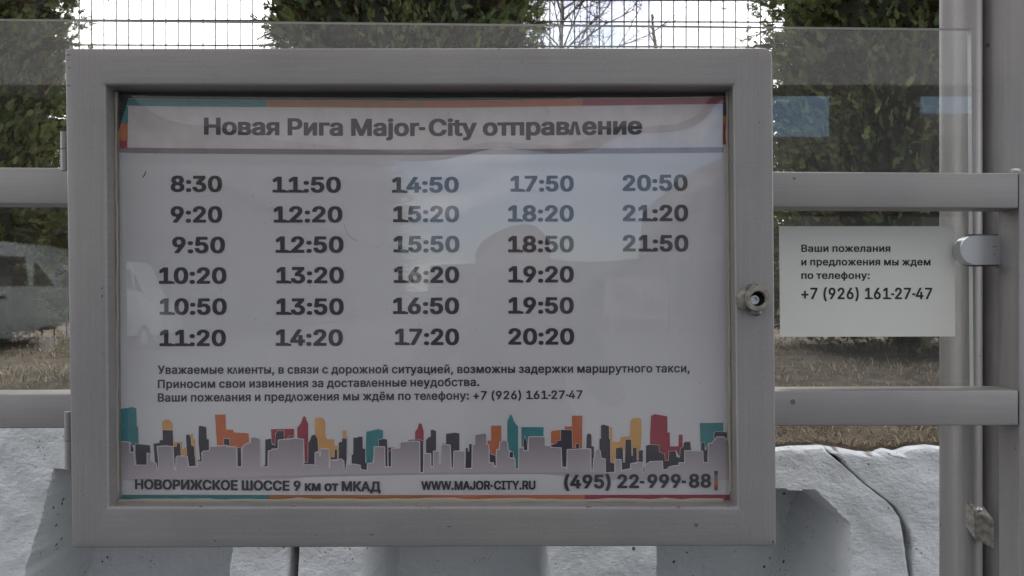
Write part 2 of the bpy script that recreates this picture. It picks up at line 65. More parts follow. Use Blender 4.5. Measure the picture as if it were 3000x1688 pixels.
  [355, [[33,2,25,4,17,10,15,17,15,28,17,36,86,148,66,163,55,174,48,184,40,197,32,221,30,236,30,272,32,287,40,311,45,322,53,334,72,353,94,366,113,374,149,381,173,383,340,383,349,381,355,378,357,375,359,367,359,17,356,8,349,3,340,1,265,1,255,3,250,7,247,10,245,17,245,126,244,128,242,128,212,128,209,128,207,125,141,17,136,10,132,5,119,1],[209,216,242,216,245,217,245,290,244,293,242,294,207,294,177,291,165,287,157,281,148,268,145,257,146,246,151,236,158,228,165,223,177,219]]],
 ],
 'M': [
  [274, [[178,-87,169,-85,165,-81,141,-37,128,-10,114,26,99,76,89,122,83,174,83,238,86,272,97,338,113,399,126,439,138,468,164,520,169,525,180,528,242,528,253,525,257,522,259,516,259,505,243,468,226,424,205,357,197,324,187,270,183,232,182,201,185,161,189,136,201,84,224,17,260,-66,260,-75,258,-81,253,-86,242,-88]]],
  [274, [[52,-87,42,-85,38,-81,36,-75,36,-66,70,11,82,42,95,84,104,124,110,161,113,197,113,215,110,255,106,284,100,318,91,357,81,391,66,435,49,478,36,505,36,516,39,522,42,525,54,528,115,528,127,525,131,521,155,476,177,418,193,364,204,309,211,255,213,201,210,149,202,99,187,42,164,-18,146,-54,131,-81,127,-85,115,-88]]],
  [440, [[199,32,189,35,185,39,183,44,182,158,180,159,76,159,65,161,60,165,58,171,58,227,60,233,65,237,76,239,182,240,183,242,183,354,185,359,189,364,201,366,261,366,272,363,275,359,278,354,279,240,282,239,385,239,397,237,401,233,404,227,404,171,401,165,397,161,385,159,282,159,279,158,278,44,275,39,270,34,259,32]]],
  [195, [[52,-109,43,-107,38,-103,36,-97,36,-86,62,80,65,89,69,94,81,96,150,96,162,94,165,90,168,85,168,70,122,-97,119,-102,114,-108,104,-109]]],
  [148, [[32,174,25,177,23,180,22,186,22,244,23,250,26,254,33,256,164,256,171,254,175,246,175,186,174,180,171,176,164,174]]],
  [195, [[94,-3,82,0,73,4,62,13,53,24,49,32,47,42,47,67,51,78,57,89,68,99,82,107,100,111,119,111,136,108,143,105,152,100,163,88,171,72,173,65,173,42,169,30,165,22,158,13,149,5,140,0,123,-3]]],
  [440, [[88,1,78,3,74,7,72,13,72,69,74,74,78,78,90,81,194,81,196,82,197,84,197,386,196,389,194,389,119,334,107,331,98,331,88,333,83,338,80,343,81,414,88,424,190,498,201,500,278,500,290,498,295,493,297,487,297,84,298,82,301,81,384,81,395,79,399,76,403,71,403,59,405,56,482,56,483,53,482,1,480,1]]],
  [440, [[76,1,66,3,62,7,60,13,60,63,62,69,231,249,260,282,277,305,288,324,294,343,296,359,294,372,290,386,284,395,274,406,261,415,245,421,228,424,219,423,204,418,192,412,184,406,174,395,168,384,164,374,160,345,157,340,153,336,142,334,80,334,69,336,64,340,61,345,61,361,64,388,68,401,74,418,83,434,93,449,115,471,134,484,149,492,167,498,192,504,207,506,251,506,293,498,315,489,338,475,355,460,370,441,382,420,390,399,394,374,394,343,390,318,385,301,375,280,350,243,306,192,212,94,205,84,209,83,384,83,395,81,400,76,402,71,402,11,395,3,384,1]]],
  [440, [[277,1,266,3,263,7,261,13,261,94,260,97,56,98,44,100,41,104,38,111,38,167,42,176,230,493,235,498,246,500,311,500,323,497,327,493,329,487,329,480,327,474,159,190,156,182,160,181,260,182,261,184,261,311,263,316,267,321,279,323,340,323,352,321,357,316,359,311,359,184,360,182,363,181,406,181,417,179,420,176,424,169,424,111,421,103,415,99,406,98,363,98,360,96,359,13,357,7,354,4,340,1]]],
  [440, [[207,-5,174,1,153,8,141,14,128,22,113,34,101,46,89,60,72,92,66,110,62,126,60,143,60,183,64,210,70,230,77,249,104,301,127,335,235,494,239,498,253,500,320,500,332,498,336,495,339,489,339,479,336,472,239,332,233,322,262,320,282,317,299,313,316,307,330,300,345,289,370,264,380,249,390,230,395,214,400,195,402,176,402,145,397,116,394,103,388,87,375,64,360,46,347,32,331,20,308,8,285,0,251,-6],[228,76,241,77,253,81,268,90,278,98,288,110,295,124,300,139,303,158,302,172,298,189,293,202,284,216,277,224,260,236,241,244,232,245,220,244,209,240,193,231,182,222,173,210,165,197,162,185,159,168,159,155,162,135,168,120,174,109,186,96,197,87,214,79]]],
  [440, [[107,1,98,3,93,7,91,13,92,25,242,322,289,414,288,416,284,417,77,417,65,420,61,424,58,430,58,487,61,493,65,498,77,500,384,500,397,497,401,493,403,487,403,426,402,420,194,7,188,3,177,1]]],
  [440, [[138,1,128,3,124,7,122,13,122,21,124,26,226,174,228,178,201,180,180,183,157,189,141,195,124,205,113,213,90,238,74,265,66,286,62,303,60,318,60,361,66,393,71,409,80,426,96,449,107,461,122,474,138,484,153,492,174,500,209,506,253,506,293,498,312,490,325,484,341,472,352,462,370,441,380,426,388,411,396,386,402,351,401,311,394,278,382,247,369,220,354,195,325,151,226,6,222,3,211,1],[219,257,237,256,247,258,260,264,276,275,287,288,294,299,300,316,303,336,302,351,297,370,291,384,284,395,276,404,264,413,247,421,235,424,224,424,205,417,191,409,182,400,170,384,165,374,162,363,159,343,160,328,164,311,168,298,176,286,184,277,193,269,205,262]]],
  [195, [[94,-3,82,0,73,4,62,13,53,24,49,32,47,42,47,67,51,78,57,89,68,99,82,107,100,111,119,111,136,108,143,105,152,100,163,88,171,72,173,65,173,42,169,30,165,22,158,13,149,5,140,0,123,-3],[96,250,75,256,67,262,54,277,47,295,47,318,50,329,56,341,67,352,75,358,82,361,98,364,121,364,142,359,150,355,159,346,166,337,171,327,173,318,173,295,169,284,165,276,158,266,144,256,123,250]]],
  [274, [[-8,0,91,381,182,381,282,0,194,0,137,297,78,0]]],
  [442, [[73,1,63,3,59,7,57,13,57,487,59,493,63,498,75,500,261,500,282,498,313,492,325,488,342,481,363,467,382,447,392,434,399,418,408,391,410,374,410,343,408,328,403,313,396,297,388,286,378,276,362,263,363,260,375,253,386,245,402,228,409,217,419,199,425,180,428,157,427,115,421,92,412,71,397,49,386,39,372,28,353,18,341,13,317,6,275,1],[159,84,161,83,261,84,280,87,300,95,315,107,323,119,327,132,328,142,327,151,323,165,319,174,309,188,298,197,282,206,265,212,255,213,159,212,158,209],[159,295,161,294,248,294,265,299,280,306,291,315,298,322,304,332,308,343,310,355,310,365,308,374,302,388,294,398,286,404,273,411,261,415,250,416,159,416,158,413]]],
  [499, [[73,1,63,3,59,7,57,13,57,487,59,494,63,498,75,500,446,500,458,497,461,493,464,487,464,13,461,6,457,3,446,1,382,1,369,4,365,7,363,13,363,414,359,416,161,416,159,416,158,413,158,13,156,7,152,3,140,1]]],
  [425, [[98,1,86,4,83,7,81,13,81,71,84,78,88,82,100,84,140,84,152,87,161,92,167,98,171,105,178,122,17,476,16,487,19,493,23,498,35,500,106,500,117,498,121,494,195,328,226,247,229,246,268,351,326,493,330,498,342,500,411,500,424,497,429,489,429,476,269,90,260,69,246,46,239,36,223,21,207,12,192,7,157,1]]],
  [381, [[145,-7,115,-1,102,3,86,10,65,26,57,34,45,49,39,61,33,76,29,97,29,134,35,159,46,178,61,195,74,205,95,215,119,222,149,229,238,241,249,244,253,247,255,253,254,263,250,276,241,290,234,296,222,301,209,305,188,304,167,295,150,284,130,256,119,253,109,253,94,256,46,270,42,274,39,280,40,293,55,322,63,332,76,346,97,360,122,373,161,382,188,385,226,384,259,379,272,375,291,367,303,360,311,354,325,339,338,320,344,309,350,291,353,272,354,255,353,11,347,3,336,0,274,0,263,3,256,11,253,12,230,1,205,-5,190,-7],[166,74,188,73,199,76,216,83,234,95,244,109,252,126,255,143,255,163,251,164,176,153,155,146,138,135,132,128,128,117,128,109,132,97,138,89,147,82]]],
  [401, [[189,-6,158,-1,139,5,118,15,103,25,88,38,71,57,58,77,45,104,37,130,33,161,33,238,35,267,39,299,44,328,50,347,66,382,78,400,92,415,105,425,130,440,151,448,172,454,207,460,249,464,256,466,268,472,272,489,276,495,279,498,291,500,345,500,356,498,362,493,364,488,364,466,361,449,357,440,350,426,333,408,316,399,291,391,256,385,212,381,189,375,170,367,158,359,150,351,147,345,149,345,162,352,183,360,216,366,249,366,264,363,283,359,303,351,312,346,329,333,347,315,362,294,373,274,382,251,386,236,390,213,391,167,389,146,384,121,378,103,366,78,354,60,345,48,329,32,312,19,301,12,279,3,260,-2,235,-7],[201,75,220,74,231,76,249,84,260,92,272,105,280,121,286,136,291,161,292,190,290,207,286,224,278,246,268,260,258,270,243,279,226,285,208,285,199,283,178,273,166,264,154,251,145,236,138,221,133,196,132,169,133,159,139,134,147,115,158,100,170,89,185,80]]],
  [383, [[66,1,56,3,52,7,50,13,50,368,53,375,56,378,68,381,227,381,241,380,272,375,287,370,308,361,321,352,337,338,347,324,357,301,360,284,359,253,354,236,344,219,325,201,325,199,338,190,356,170,368,149,372,132,373,99,372,86,364,65,354,48,338,30,321,18,298,8,272,3,256,1],[149,82,237,82,252,86,264,94,270,103,272,111,272,121,269,134,264,142,258,147,247,154,237,156,147,156,145,153,145,86,145,84],[149,234,216,234,233,237,246,243,255,251,259,259,260,265,259,276,254,283,248,288,237,294,227,297,220,298,147,298,145,295,145,238,145,236]]],
  [302, [[66,1,56,3,52,7,50,13,50,368,52,374,56,378,68,381,291,381,304,378,308,374,310,368,310,311,308,305,304,301,291,298,151,298,148,297,147,11,141,3,129,1]]],
  [416, [[29,-100,19,-98,15,-94,13,-88,13,71,16,77,20,80,31,83,47,83,51,85,64,104,74,129,82,162,87,196,102,363,103,369,106,375,110,378,122,381,352,381,366,377,369,373,371,367,372,85,375,83,406,83,417,81,422,77,425,71,425,-88,423,-94,417,-98,406,-101,344,-101,333,-98,331,-97,326,-88,326,-4,325,-1,323,0,114,0,112,-1,111,-4,111,-88,107,-96,104,-98,93,-101],[164,83,270,83,273,85,273,294,272,298,199,298,195,296,182,169,174,125,169,104,161,85]]],
  [394, [[191,-6,158,-1,139,5,122,13,105,24,93,33,78,48,66,63,49,96,43,111,37,134,33,163,34,222,37,242,42,265,56,297,64,311,77,328,97,349,112,360,127,368,155,379,189,385,233,385,274,377,289,371,303,365,320,353,333,342,352,319,369,290,376,271,380,257,385,217,385,167,379,159,366,156,137,156,135,155,135,149,139,134,144,121,155,103,170,90,191,79,210,74,231,75,241,78,254,84,270,96,287,124,289,125,301,128,310,128,322,125,372,113,376,109,379,103,379,94,374,78,366,63,354,46,335,28,312,13,283,1,255,-5,239,-7],[136,236,139,235,278,235,281,236,282,238,278,249,272,265,258,284,245,294,233,300,218,304,207,304,195,302,185,298,174,292,161,282,152,272,145,261,138,244]]],
  [541, [[37,1,27,3,23,7,21,13,21,21,23,26,153,190,155,194,26,353,23,359,23,368,25,374,29,378,42,381,112,381,125,378,131,372,231,246,233,249,233,368,235,374,240,379,252,381,313,381,325,378,329,374,332,368,332,251,333,246,335,247,427,366,438,378,450,381,523,381,534,379,538,375,541,368,541,359,538,354,409,194,539,28,542,21,542,13,540,7,536,3,523,1,452,1,438,3,334,134,333,135,332,130,332,13,329,7,325,3,313,1,252,1,240,3,235,7,233,13,233,132,231,135,131,9,125,3,112,1]]],
  [339, [[154,-3,121,3,101,9,84,17,64,31,46,49,36,68,30,90,30,107,33,112,37,116,48,118,110,118,121,116,125,114,130,107,133,97,141,89,156,80,169,76,187,75,194,77,206,82,217,90,225,99,230,113,228,126,223,135,219,140,210,147,191,155,177,158,146,158,135,160,133,162,128,170,128,218,130,224,135,228,146,231,173,231,181,232,191,235,204,242,214,251,218,261,220,270,217,283,212,293,202,301,187,307,175,307,158,301,143,291,136,282,132,266,127,262,116,260,56,260,45,262,40,266,38,272,38,291,42,307,54,330,73,351,89,363,114,374,146,382,164,384,200,384,210,383,235,378,248,374,264,367,276,358,287,349,297,337,304,328,312,312,316,297,318,280,318,266,316,247,313,237,304,222,299,214,282,199,283,197,294,190,311,174,319,162,324,153,329,138,332,122,331,93,328,80,324,70,312,49,294,31,277,18,250,6,217,-1,200,-4]]],
  [401, [[66,1,56,3,52,7,50,13,50,368,53,375,56,378,68,381,129,381,141,378,147,370,148,184,149,179,152,182,281,377,285,379,296,381,354,381,368,378,371,374,373,368,373,13,369,5,366,3,354,1,293,1,281,3,275,11,274,195,273,200,270,197,142,5,139,3,127,1]]],
  [401, [[66,1,56,3,52,7,50,13,50,368,53,375,56,378,68,381,129,381,141,378,147,370,148,184,149,179,152,182,281,377,285,379,296,381,354,381,368,378,371,374,373,368,373,13,369,5,366,3,354,1,293,1,281,3,275,11,274,195,273,200,270,197,142,5,139,3,127,1],[189,401,172,404,151,413,137,422,118,442,105,464,100,484,99,507,101,512,104,516,118,519,164,519,175,517,182,509,184,495,190,484,199,476,210,470,216,472,224,476,232,484,237,493,240,509,247,517,258,519,304,519,316,517,320,514,323,507,323,489,319,470,308,447,300,436,289,425,270,411,250,404,222,399,200,399]]],
  [369, [[66,1,56,3,52,7,50,13,50,368,53,375,56,378,68,381,129,381,141,378,145,374,148,368,148,236,149,232,152,235,260,365,272,378,285,381,360,381,374,378,377,374,380,368,380,361,376,353,250,201,247,195,378,28,381,23,381,13,377,5,373,3,362,1,287,1,273,3,262,17,164,143,160,146,151,146,149,146,148,144,148,13,145,7,141,3,129,1]]],
  [391, [[23,1,14,3,8,11,7,71,10,76,14,81,25,83,43,83,54,89,63,101,68,117,72,140,76,176,84,366,87,374,93,379,104,381,344,381,358,378,361,374,363,368,363,13,360,5,356,3,344,1,283,1,271,3,267,7,265,13,265,295,264,297,262,298,183,298,181,297,179,288,175,184,170,130,162,88,157,71,147,49,138,36,127,25,118,17,104,9,89,5,68,1]]],
  [516, [[66,1,56,3,52,7,50,13,50,368,54,377,56,378,68,381,158,381,170,378,173,376,178,366,268,150,270,151,356,361,364,376,368,379,379,381,469,381,481,378,484,376,488,368,488,13,483,4,481,3,469,1,408,1,396,3,391,7,389,13,389,178,387,182,312,6,308,3,296,1,241,1,228,3,222,12,151,178,149,181,148,174,147,11,141,3,129,1]]],
  [399, [[66,1,56,3,52,7,50,13,50,368,53,375,56,378,68,381,129,381,141,378,145,374,148,368,148,240,149,237,270,237,272,237,272,240,272,368,275,374,279,378,291,381,352,381,366,378,369,374,371,368,371,13,368,5,364,3,352,1,291,1,279,3,275,7,272,13,272,151,272,154,151,154,149,154,148,151,148,13,145,7,141,3,129,1]]],
  [405, [[187,-6,151,1,134,7,114,17,99,28,82,44,61,73,52,88,44,107,39,125,35,146,33,165,33,213,36,238,44,271,52,290,61,305,80,332,93,345,110,358,122,365,143,375,176,383,191,385,208,385,235,385,251,383,285,374,303,367,318,357,331,347,349,330,366,305,378,282,384,267,392,232,394,215,395,180,392,144,388,125,382,105,366,73,348,48,326,26,309,15,293,7,270,-1,235,-7],[205,75,214,74,233,77,249,85,266,99,276,113,286,134,292,157,295,180,295,198,290,228,284,247,274,268,262,283,249,293,230,302,216,304,197,302,183,296,171,288,156,272,146,255,139,234,134,211,132,188,133,173,139,142,144,126,153,109,164,96,174,88,187,80]]],
  [398, [[66,1,56,3,52,7,50,13,50,368,53,375,56,378,68,381,352,381,364,378,368,374,370,368,370,13,368,6,364,3,352,1,291,1,279,3,273,11,272,297,270,298,152,298,149,297,149,295,148,11,143,3,131,1]]],
  [413, [[66,-131,56,-128,52,-124,50,-119,50,367,51,371,56,378,68,381,127,381,141,377,144,373,147,364,149,363,170,375,183,380,202,384,224,386,243,386,264,384,285,379,308,371,323,363,337,353,345,346,361,329,371,316,383,292,395,260,401,229,403,204,402,160,395,118,384,87,373,67,362,50,341,28,318,12,306,6,289,0,252,-7,214,-7,177,0,149,15,148,12,148,-119,145,-124,141,-129,129,-131],[215,75,231,75,243,77,261,87,276,100,285,114,294,133,299,152,303,183,303,198,300,221,295,243,287,262,273,281,262,291,243,301,229,304,212,302,195,295,181,286,170,273,162,260,153,235,150,221,147,191,148,173,152,148,158,128,166,112,174,101,185,90,200,80]]],
  [387, [[187,-6,151,1,134,7,114,17,99,28,82,44,61,73,52,88,44,107,39,125,35,146,33,165,33,213,36,238,44,271,52,290,61,305,80,332,93,345,110,358,122,365,143,375,176,383,191,385,208,385,235,385,251,383,278,376,299,368,314,360,336,344,353,324,366,303,376,278,376,266,373,261,368,257,318,244,306,242,299,242,287,244,285,246,280,251,275,265,266,278,258,286,243,296,230,302,210,304,197,302,180,294,171,288,160,278,150,263,141,242,135,219,132,188,133,173,139,142,145,125,155,107,164,96,171,90,187,80,201,75,210,74,224,75,233,78,247,84,256,90,266,99,273,109,285,134,287,136,299,139,308,138,320,136,370,124,374,121,377,115,377,103,370,82,360,64,353,53,331,30,312,17,287,5,251,-5,233,-7]]],
  [322, [[141,1,129,4,126,7,123,13,123,297,120,299,25,299,14,302,10,305,7,313,7,368,10,374,14,378,25,381,317,381,331,378,334,374,337,368,337,313,334,307,331,303,317,299,225,299,222,297,221,13,219,7,214,3,202,1]]],
  [381, [[82,-133,53,-127,49,-123,45,-117,45,-104,57,-59,64,-51,76,-48,84,-48,107,-52,120,-45,127,-38,134,-27,148,14,20,352,18,357,18,367,20,374,24,378,37,381,103,381,114,378,118,375,124,363,201,151,203,152,284,373,289,378,301,381,366,381,377,378,382,375,385,369,384,356,232,-42,216,-76,203,-94,188,-109,176,-118,164,-124,147,-129,126,-133]]],
  [462, [[208,-131,198,-128,194,-124,192,-119,191,-7,155,0,136,6,120,14,95,32,78,49,69,60,58,77,49,97,39,125,33,164,33,214,39,252,49,281,65,312,85,337,107,355,132,370,153,378,189,385,192,387,192,486,195,494,199,498,210,500,272,500,285,496,289,492,291,486,291,387,294,385,324,379,343,374,360,366,372,359,387,348,406,328,426,300,440,269,448,237,451,210,450,156,444,120,434,93,420,68,404,47,389,32,376,21,351,7,322,-2,292,-7,291,-119,287,-126,283,-129,272,-131],[187,77,191,77,192,79,192,300,191,303,189,303,178,297,168,289,158,277,149,264,143,250,137,233,133,214,131,195,131,181,135,154,141,133,146,120,154,106,162,97,174,85],[291,77,293,76,299,78,314,89,324,98,336,116,343,133,347,146,351,166,353,185,352,204,349,225,343,244,336,262,327,277,316,289,303,299,293,303,291,300]]],
  [405, [[335,-100,323,-97,320,-94,318,-88,318,-3,316,-1,68,0,56,2,52,6,50,12,50,367,53,375,56,379,68,381,129,381,141,379,145,375,147,369,148,87,149,84,151,83,272,84,272,87,273,369,275,375,279,379,291,381,352,381,364,379,368,375,370,367,370,87,371,84,373,83,398,83,410,81,414,77,416,72,417,-88,414,-94,410,-98,398,-100]]],
  [550, [[66,1,56,3,52,7,50,13,50,368,52,374,56,378,68,381,129,381,141,378,147,370,148,86,148,84,151,83,233,83,235,84,236,86,236,368,238,374,242,378,254,381,316,381,329,378,334,370,335,86,336,84,339,83,419,83,422,84,423,86,423,368,426,374,431,379,442,381,504,381,515,378,519,375,522,368,522,13,520,7,516,3,504,1]]],
  [493, [[66,1,56,3,52,7,50,13,50,368,54,377,56,378,68,381,129,381,141,378,145,374,148,368,148,259,149,257,237,256,272,251,296,243,320,230,338,215,353,195,366,167,367,176,367,370,373,378,385,381,446,381,458,379,462,376,466,368,466,13,462,5,458,3,446,1,385,1,373,3,371,4,367,13,367,84,366,91,353,63,340,46,325,31,312,21,298,14,283,8,258,3,241,1],[148,84,151,83,224,83,233,85,247,91,254,96,261,103,268,119,270,126,268,136,263,149,257,157,247,164,229,171,222,172,149,172,148,169]]],
  [377, [[31,1,22,3,18,7,15,13,16,23,92,147,70,162,56,176,43,195,33,222,30,238,30,270,33,286,39,305,46,320,54,332,74,351,93,364,112,371,143,378,175,381,331,381,343,378,347,374,349,368,349,13,346,6,343,3,331,1,270,1,258,3,256,4,251,13,251,130,248,131,198,131,194,128,125,15,117,3,104,1],[197,209,248,209,251,211,251,297,250,300,195,301,170,299,160,296,147,290,141,285,134,276,130,261,129,249,132,238,140,226,149,219,160,214,177,210]]],
  [394, [[191,-6,158,-1,139,5,122,13,105,24,93,33,78,48,66,63,49,96,43,111,37,134,33,163,34,222,37,242,42,265,56,297,64,311,77,328,97,349,112,360,127,368,155,379,189,385,233,385,274,377,289,371,303,365,320,353,333,342,352,319,369,290,376,271,380,257,385,217,385,167,379,159,366,156,137,156,135,155,135,149,139,134,144,121,155,103,170,90,191,79,210,74,231,75,241,78,254,84,270,96,287,124,289,125,301,128,310,128,322,125,372,113,376,109,379,103,379,94,374,78,366,63,354,46,335,28,312,13,283,1,255,-5,239,-7],[136,236,139,235,278,235,281,236,282,238,278,249,272,265,258,284,245,294,233,300,218,304,207,304,195,302,185,298,174,292,161,282,152,272,145,261,138,244],[124,411,116,412,107,417,94,430,88,441,85,451,86,472,87,479,92,489,105,503,112,508,124,511,135,513,153,513,166,511,178,507,192,493,199,482,202,474,202,449,200,441,196,434,185,421,172,412,155,409,134,409],[256,411,249,412,239,417,226,430,220,441,218,451,218,472,220,479,225,489,237,503,245,508,256,511,268,513,285,513,299,511,310,507,325,493,331,482,334,474,334,449,332,441,328,434,318,421,304,412,287,409,266,409]]],
 ],
}
R = math.radians
random.seed(7)
sc = bpy.context.scene
col = sc.collection

# ------------------------------------------------------------------ camera
CAM = Vector((0.0, 0.0, 1.45))
cam = bpy.data.cameras.new('camera')
cam.sensor_width = 36.0; cam.lens = 30.0; cam.clip_start = 0.01; cam.clip_end = 500.0
cam.dof.use_dof = True; cam.dof.focus_distance = 0.86; cam.dof.aperture_fstop = 26.0
co = bpy.data.objects.new('camera', cam); col.objects.link(co)
co.location = CAM; co.rotation_euler = (R(90), 0, 0); sc.camera = co

# ------------------------------------------------------------------ sky, sun, exposure
SUN_EL, SUN_AZ = 52.0, 20.0            # azimuth from +Y towards +X
w = bpy.data.worlds.new('World'); sc.world = w; w.use_nodes = True
nt = w.node_tree; N = nt.nodes; L = nt.links; bg = N['Background']
sky = N.new('ShaderNodeTexSky'); sky.sky_type = 'NISHITA'; sky.sun_disc = False
sky.sun_elevation = R(SUN_EL); sky.sun_rotation = R(SUN_AZ); sky.air_density = 1.0; sky.dust_density = 2.0
tc = N.new('ShaderNodeTexCoord'); mp = N.new('ShaderNodeMapping'); mp.inputs['Scale'].default_value = (1.0, 1.0, 2.4)
mp.inputs['Location'].default_value = (0.3, 0.0, 0.15)
nz = N.new('ShaderNodeTexNoise'); nz.inputs['Scale'].default_value = 3.2; nz.inputs['Detail'].default_value = 7; nz.inputs['Roughness'].default_value = 0.55
L.new(tc.outputs['Generated'], mp.inputs['Vector']); L.new(mp.outputs[0], nz.inputs['Vector'])
sep = N.new('ShaderNodeSeparateXYZ'); L.new(tc.outputs['Generated'], sep.inputs[0])
bias = N.new('ShaderNodeMath'); bias.operation = 'MULTIPLY_ADD'; bias.inputs[1].default_value = 0.14; bias.inputs[2].default_value = 0.02
L.new(sep.outputs['Y'], bias.inputs[0])                       # thicker cloud towards the side of the sun
add = N.new('ShaderNodeMath'); add.operation = 'ADD'; L.new(nz.outputs['Fac'], add.inputs[0]); L.new(bias.outputs[0], add.inputs[1])
rp = N.new('ShaderNodeValToRGB'); rp.color_ramp.elements[0].position = 0.40; rp.color_ramp.elements[1].position = 0.60
L.new(add.outputs[0], rp.inputs['Fac'])
cl = N.new('ShaderNodeMix'); cl.data_type = 'RGBA'; cl.inputs[7].default_value = (12.1, 12.0, 11.9, 1)
vd = N.new('ShaderNodeVectorMath'); vd.operation = 'DISTANCE'; vd.inputs[1].default_value = (0.085, 0.93, 0.34)
nrm_ = N.new('ShaderNodeVectorMath'); nrm_.operation = 'NORMALIZE'; L.new(tc.outputs['Generated'], nrm_.inputs[0]); L.new(nrm_.outputs[0], vd.inputs[0])
n4 = N.new('ShaderNodeTexNoise'); n4.inputs['Scale'].default_value = 9.0; n4.inputs['Detail'].default_value = 6; L.new(nrm_.outputs[0], n4.inputs['Vector'])
m4 = N.new('ShaderNodeMath'); m4.operation = 'MULTIPLY_ADD'; m4.inputs[1].default_value = 0.28; L.new(n4.outputs['Fac'], m4.inputs[0]); L.new(vd.outputs['Value'], m4.inputs[2])
r4 = N.new('ShaderNodeValToRGB'); r4.color_ramp.elements[0].position = 0.20; r4.color_ramp.elements[0].color = (2.6, 2.85, 3.6, 1); r4.color_ramp.elements[1].position = 0.33; r4.color_ramp.elements[1].color = (12.1, 12.0, 11.9, 1)
L.new(m4.outputs[0], r4.inputs['Fac']); L.new(r4.outputs['Color'], cl.inputs[7])
L.new(rp.outputs['Color'], cl.inputs[0]); L.new(sky.outputs['Color'], cl.inputs[6])
L.new(cl.outputs[2], bg.inputs['Color']); bg.inputs['Strength'].default_value = 0.15

sd = bpy.data.lights.new('sun', 'SUN'); sd.energy = 1.2; sd.angle = R(12); sd.color = (1.0, 0.95, 0.88)
so = bpy.data.objects.new('sun', sd); col.objects.link(so)
sv = Vector((math.sin(R(SUN_AZ))*math.cos(R(SUN_EL)), math.cos(R(SUN_AZ))*math.cos(R(SUN_EL)), math.sin(R(SUN_EL))))
so.rotation_euler = sv.to_track_quat('Z', 'Y').to_euler()
sc.view_settings.view_transform = 'Standard'; sc.view_settings.look = 'None'
sc.view_settings.exposure = 0.95; sc.view_settings.gamma = 1.0
sc.cycles.max_bounces = 8; sc.cycles.transparent_max_bounces = 16

# ------------------------------------------------------------------ helpers
def P(px, py, Y):
    """point of the place that stands at distance Y along a sight line measured in the photograph"""
    return Vector(((px-1500.0)/2500.0*Y, Y, 1.45-(py-844.0)/2500.0*Y))
def tag(o, label=None, cat=None, group=None, kind=None):
    if label: o['label'] = label
    if cat: o['category'] = cat
    if group: o['group'] = group
    if kind: o['kind'] = kind
    return o
def mesh_obj(name, verts, faces, m=None, parent=None, smooth=False):
    me = bpy.data.meshes.new(name); me.from_pydata([tuple(v) for v in verts], [], faces); me.update()
    if m: me.materials.append(m)
    if smooth: me.polygons.foreach_set('use_smooth', [True]*len(me.polygons))
    o = bpy.data.objects.new(name, me); col.objects.link(o)
    if parent: o.parent = parent; o.matrix_parent_inverse = parent.matrix_world.inverted() if False else Matrix.Translation(-parent.location)
    return o
def bm_obj(name, bm, m=None, parent=None, smooth=False):
    bmesh.ops.recalc_face_normals(bm, faces=bm.faces[:])
    me = bpy.data.meshes.new(name); bm.to_mesh(me); bm.free()
    if m: me.materials.append(m)
    if smooth:
        me.polygons.foreach_set('use_smooth', [True]*len(me.polygons)); me.set_sharp_from_angle(angle=R(38))
    o = bpy.data.objects.new(name, me); col.objects.link(o)
    if parent: o.parent = parent; o.matrix_parent_inverse = Matrix.Translation(-parent.location)
    return o
def empty(name, loc):
    o = bpy.data.objects.new(name, None); o.empty_display_size = 0.05; col.objects.link(o); o.location = loc; return o
def bm_box(bm, lo, hi, bev=0.0, seg=2):
    r = bmesh.ops.create_cube(bm, size=1.0); vs = r['verts']
    for v in vs:
        v.co = Vector([lo[i] + (v.co[i]+0.5)*(hi[i]-lo[i]) for i in range(3)])
    if bev > 0:
        es = list({e for v in vs for e in v.link_edges})
        bmesh.ops.bevel(bm, geom=es, offset=bev, segments=seg, profile=0.5, affect='EDGES')
def box(name, lo, hi, m, parent=None, bev=0.0, smooth=False):
    bm = bmesh.new(); bm_box(bm, lo, hi, bev); return bm_obj(name, bm, m, parent, smooth)
def bm_tube(bm, pts, radii, n=8, caps=True):
    rings = []
    for i, p in enumerate(pts):
        p = Vector(p)
        d = (Vector(pts[min(i+1, len(pts)-1)]) - Vector(pts[max(i-1, 0)])).normalized()
        a = d.orthogonal().normalized() if i == 0 else (rings_a - d*rings_a.dot(d)).normalized()
        rings_a = a; b = d.cross(a)
        r = radii[i] if hasattr(radii, '__len__') else radii
        rings.append([bm.verts.new(p + (a*math.cos(2*math.pi*k/n) + b*math.sin(2*math.pi*k/n))*r) for k in range(n)])
    for i in range(len(rings)-1):
        for k in range(n):
            bm.faces.new((rings[i][k], rings[i][(k+1) % n], rings[i+1][(k+1) % n], rings[i+1][k]))
    if caps:
        bm.faces.new(rings[0][::-1]); bm.faces.new(rings[-1])
def prism(name, pts2, axis_lo, axis_hi, m, parent=None, axis='z', bev=0.0, smooth=False):
    """extrude a closed outline. axis z: outline in x,y; axis y: outline in x,z; axis x: outline in y,z"""
    def mk(a, b, h): return {'z': (a, b, h), 'y': (a, h, b), 'x': (h, a, b)}[axis]
    bm = bmesh.new()
    lo = [bm.verts.new(mk(a, b, axis_lo)) for a, b in pts2]; hi = [bm.verts.new(mk(a, b, axis_hi)) for a, b in pts2]
    n = len(pts2); bm.faces.new(lo[::-1]); bm.faces.new(hi)
    for i in range(n): bm.faces.new((lo[i], lo[(i+1) % n], hi[(i+1) % n], hi[i]))
    if bev > 0: bmesh.ops.bevel(bm, geom=bm.edges[:], offset=bev, segments=2, profile=0.5, affect='EDGES')
    return bm_obj(name, bm, m, parent, smooth)

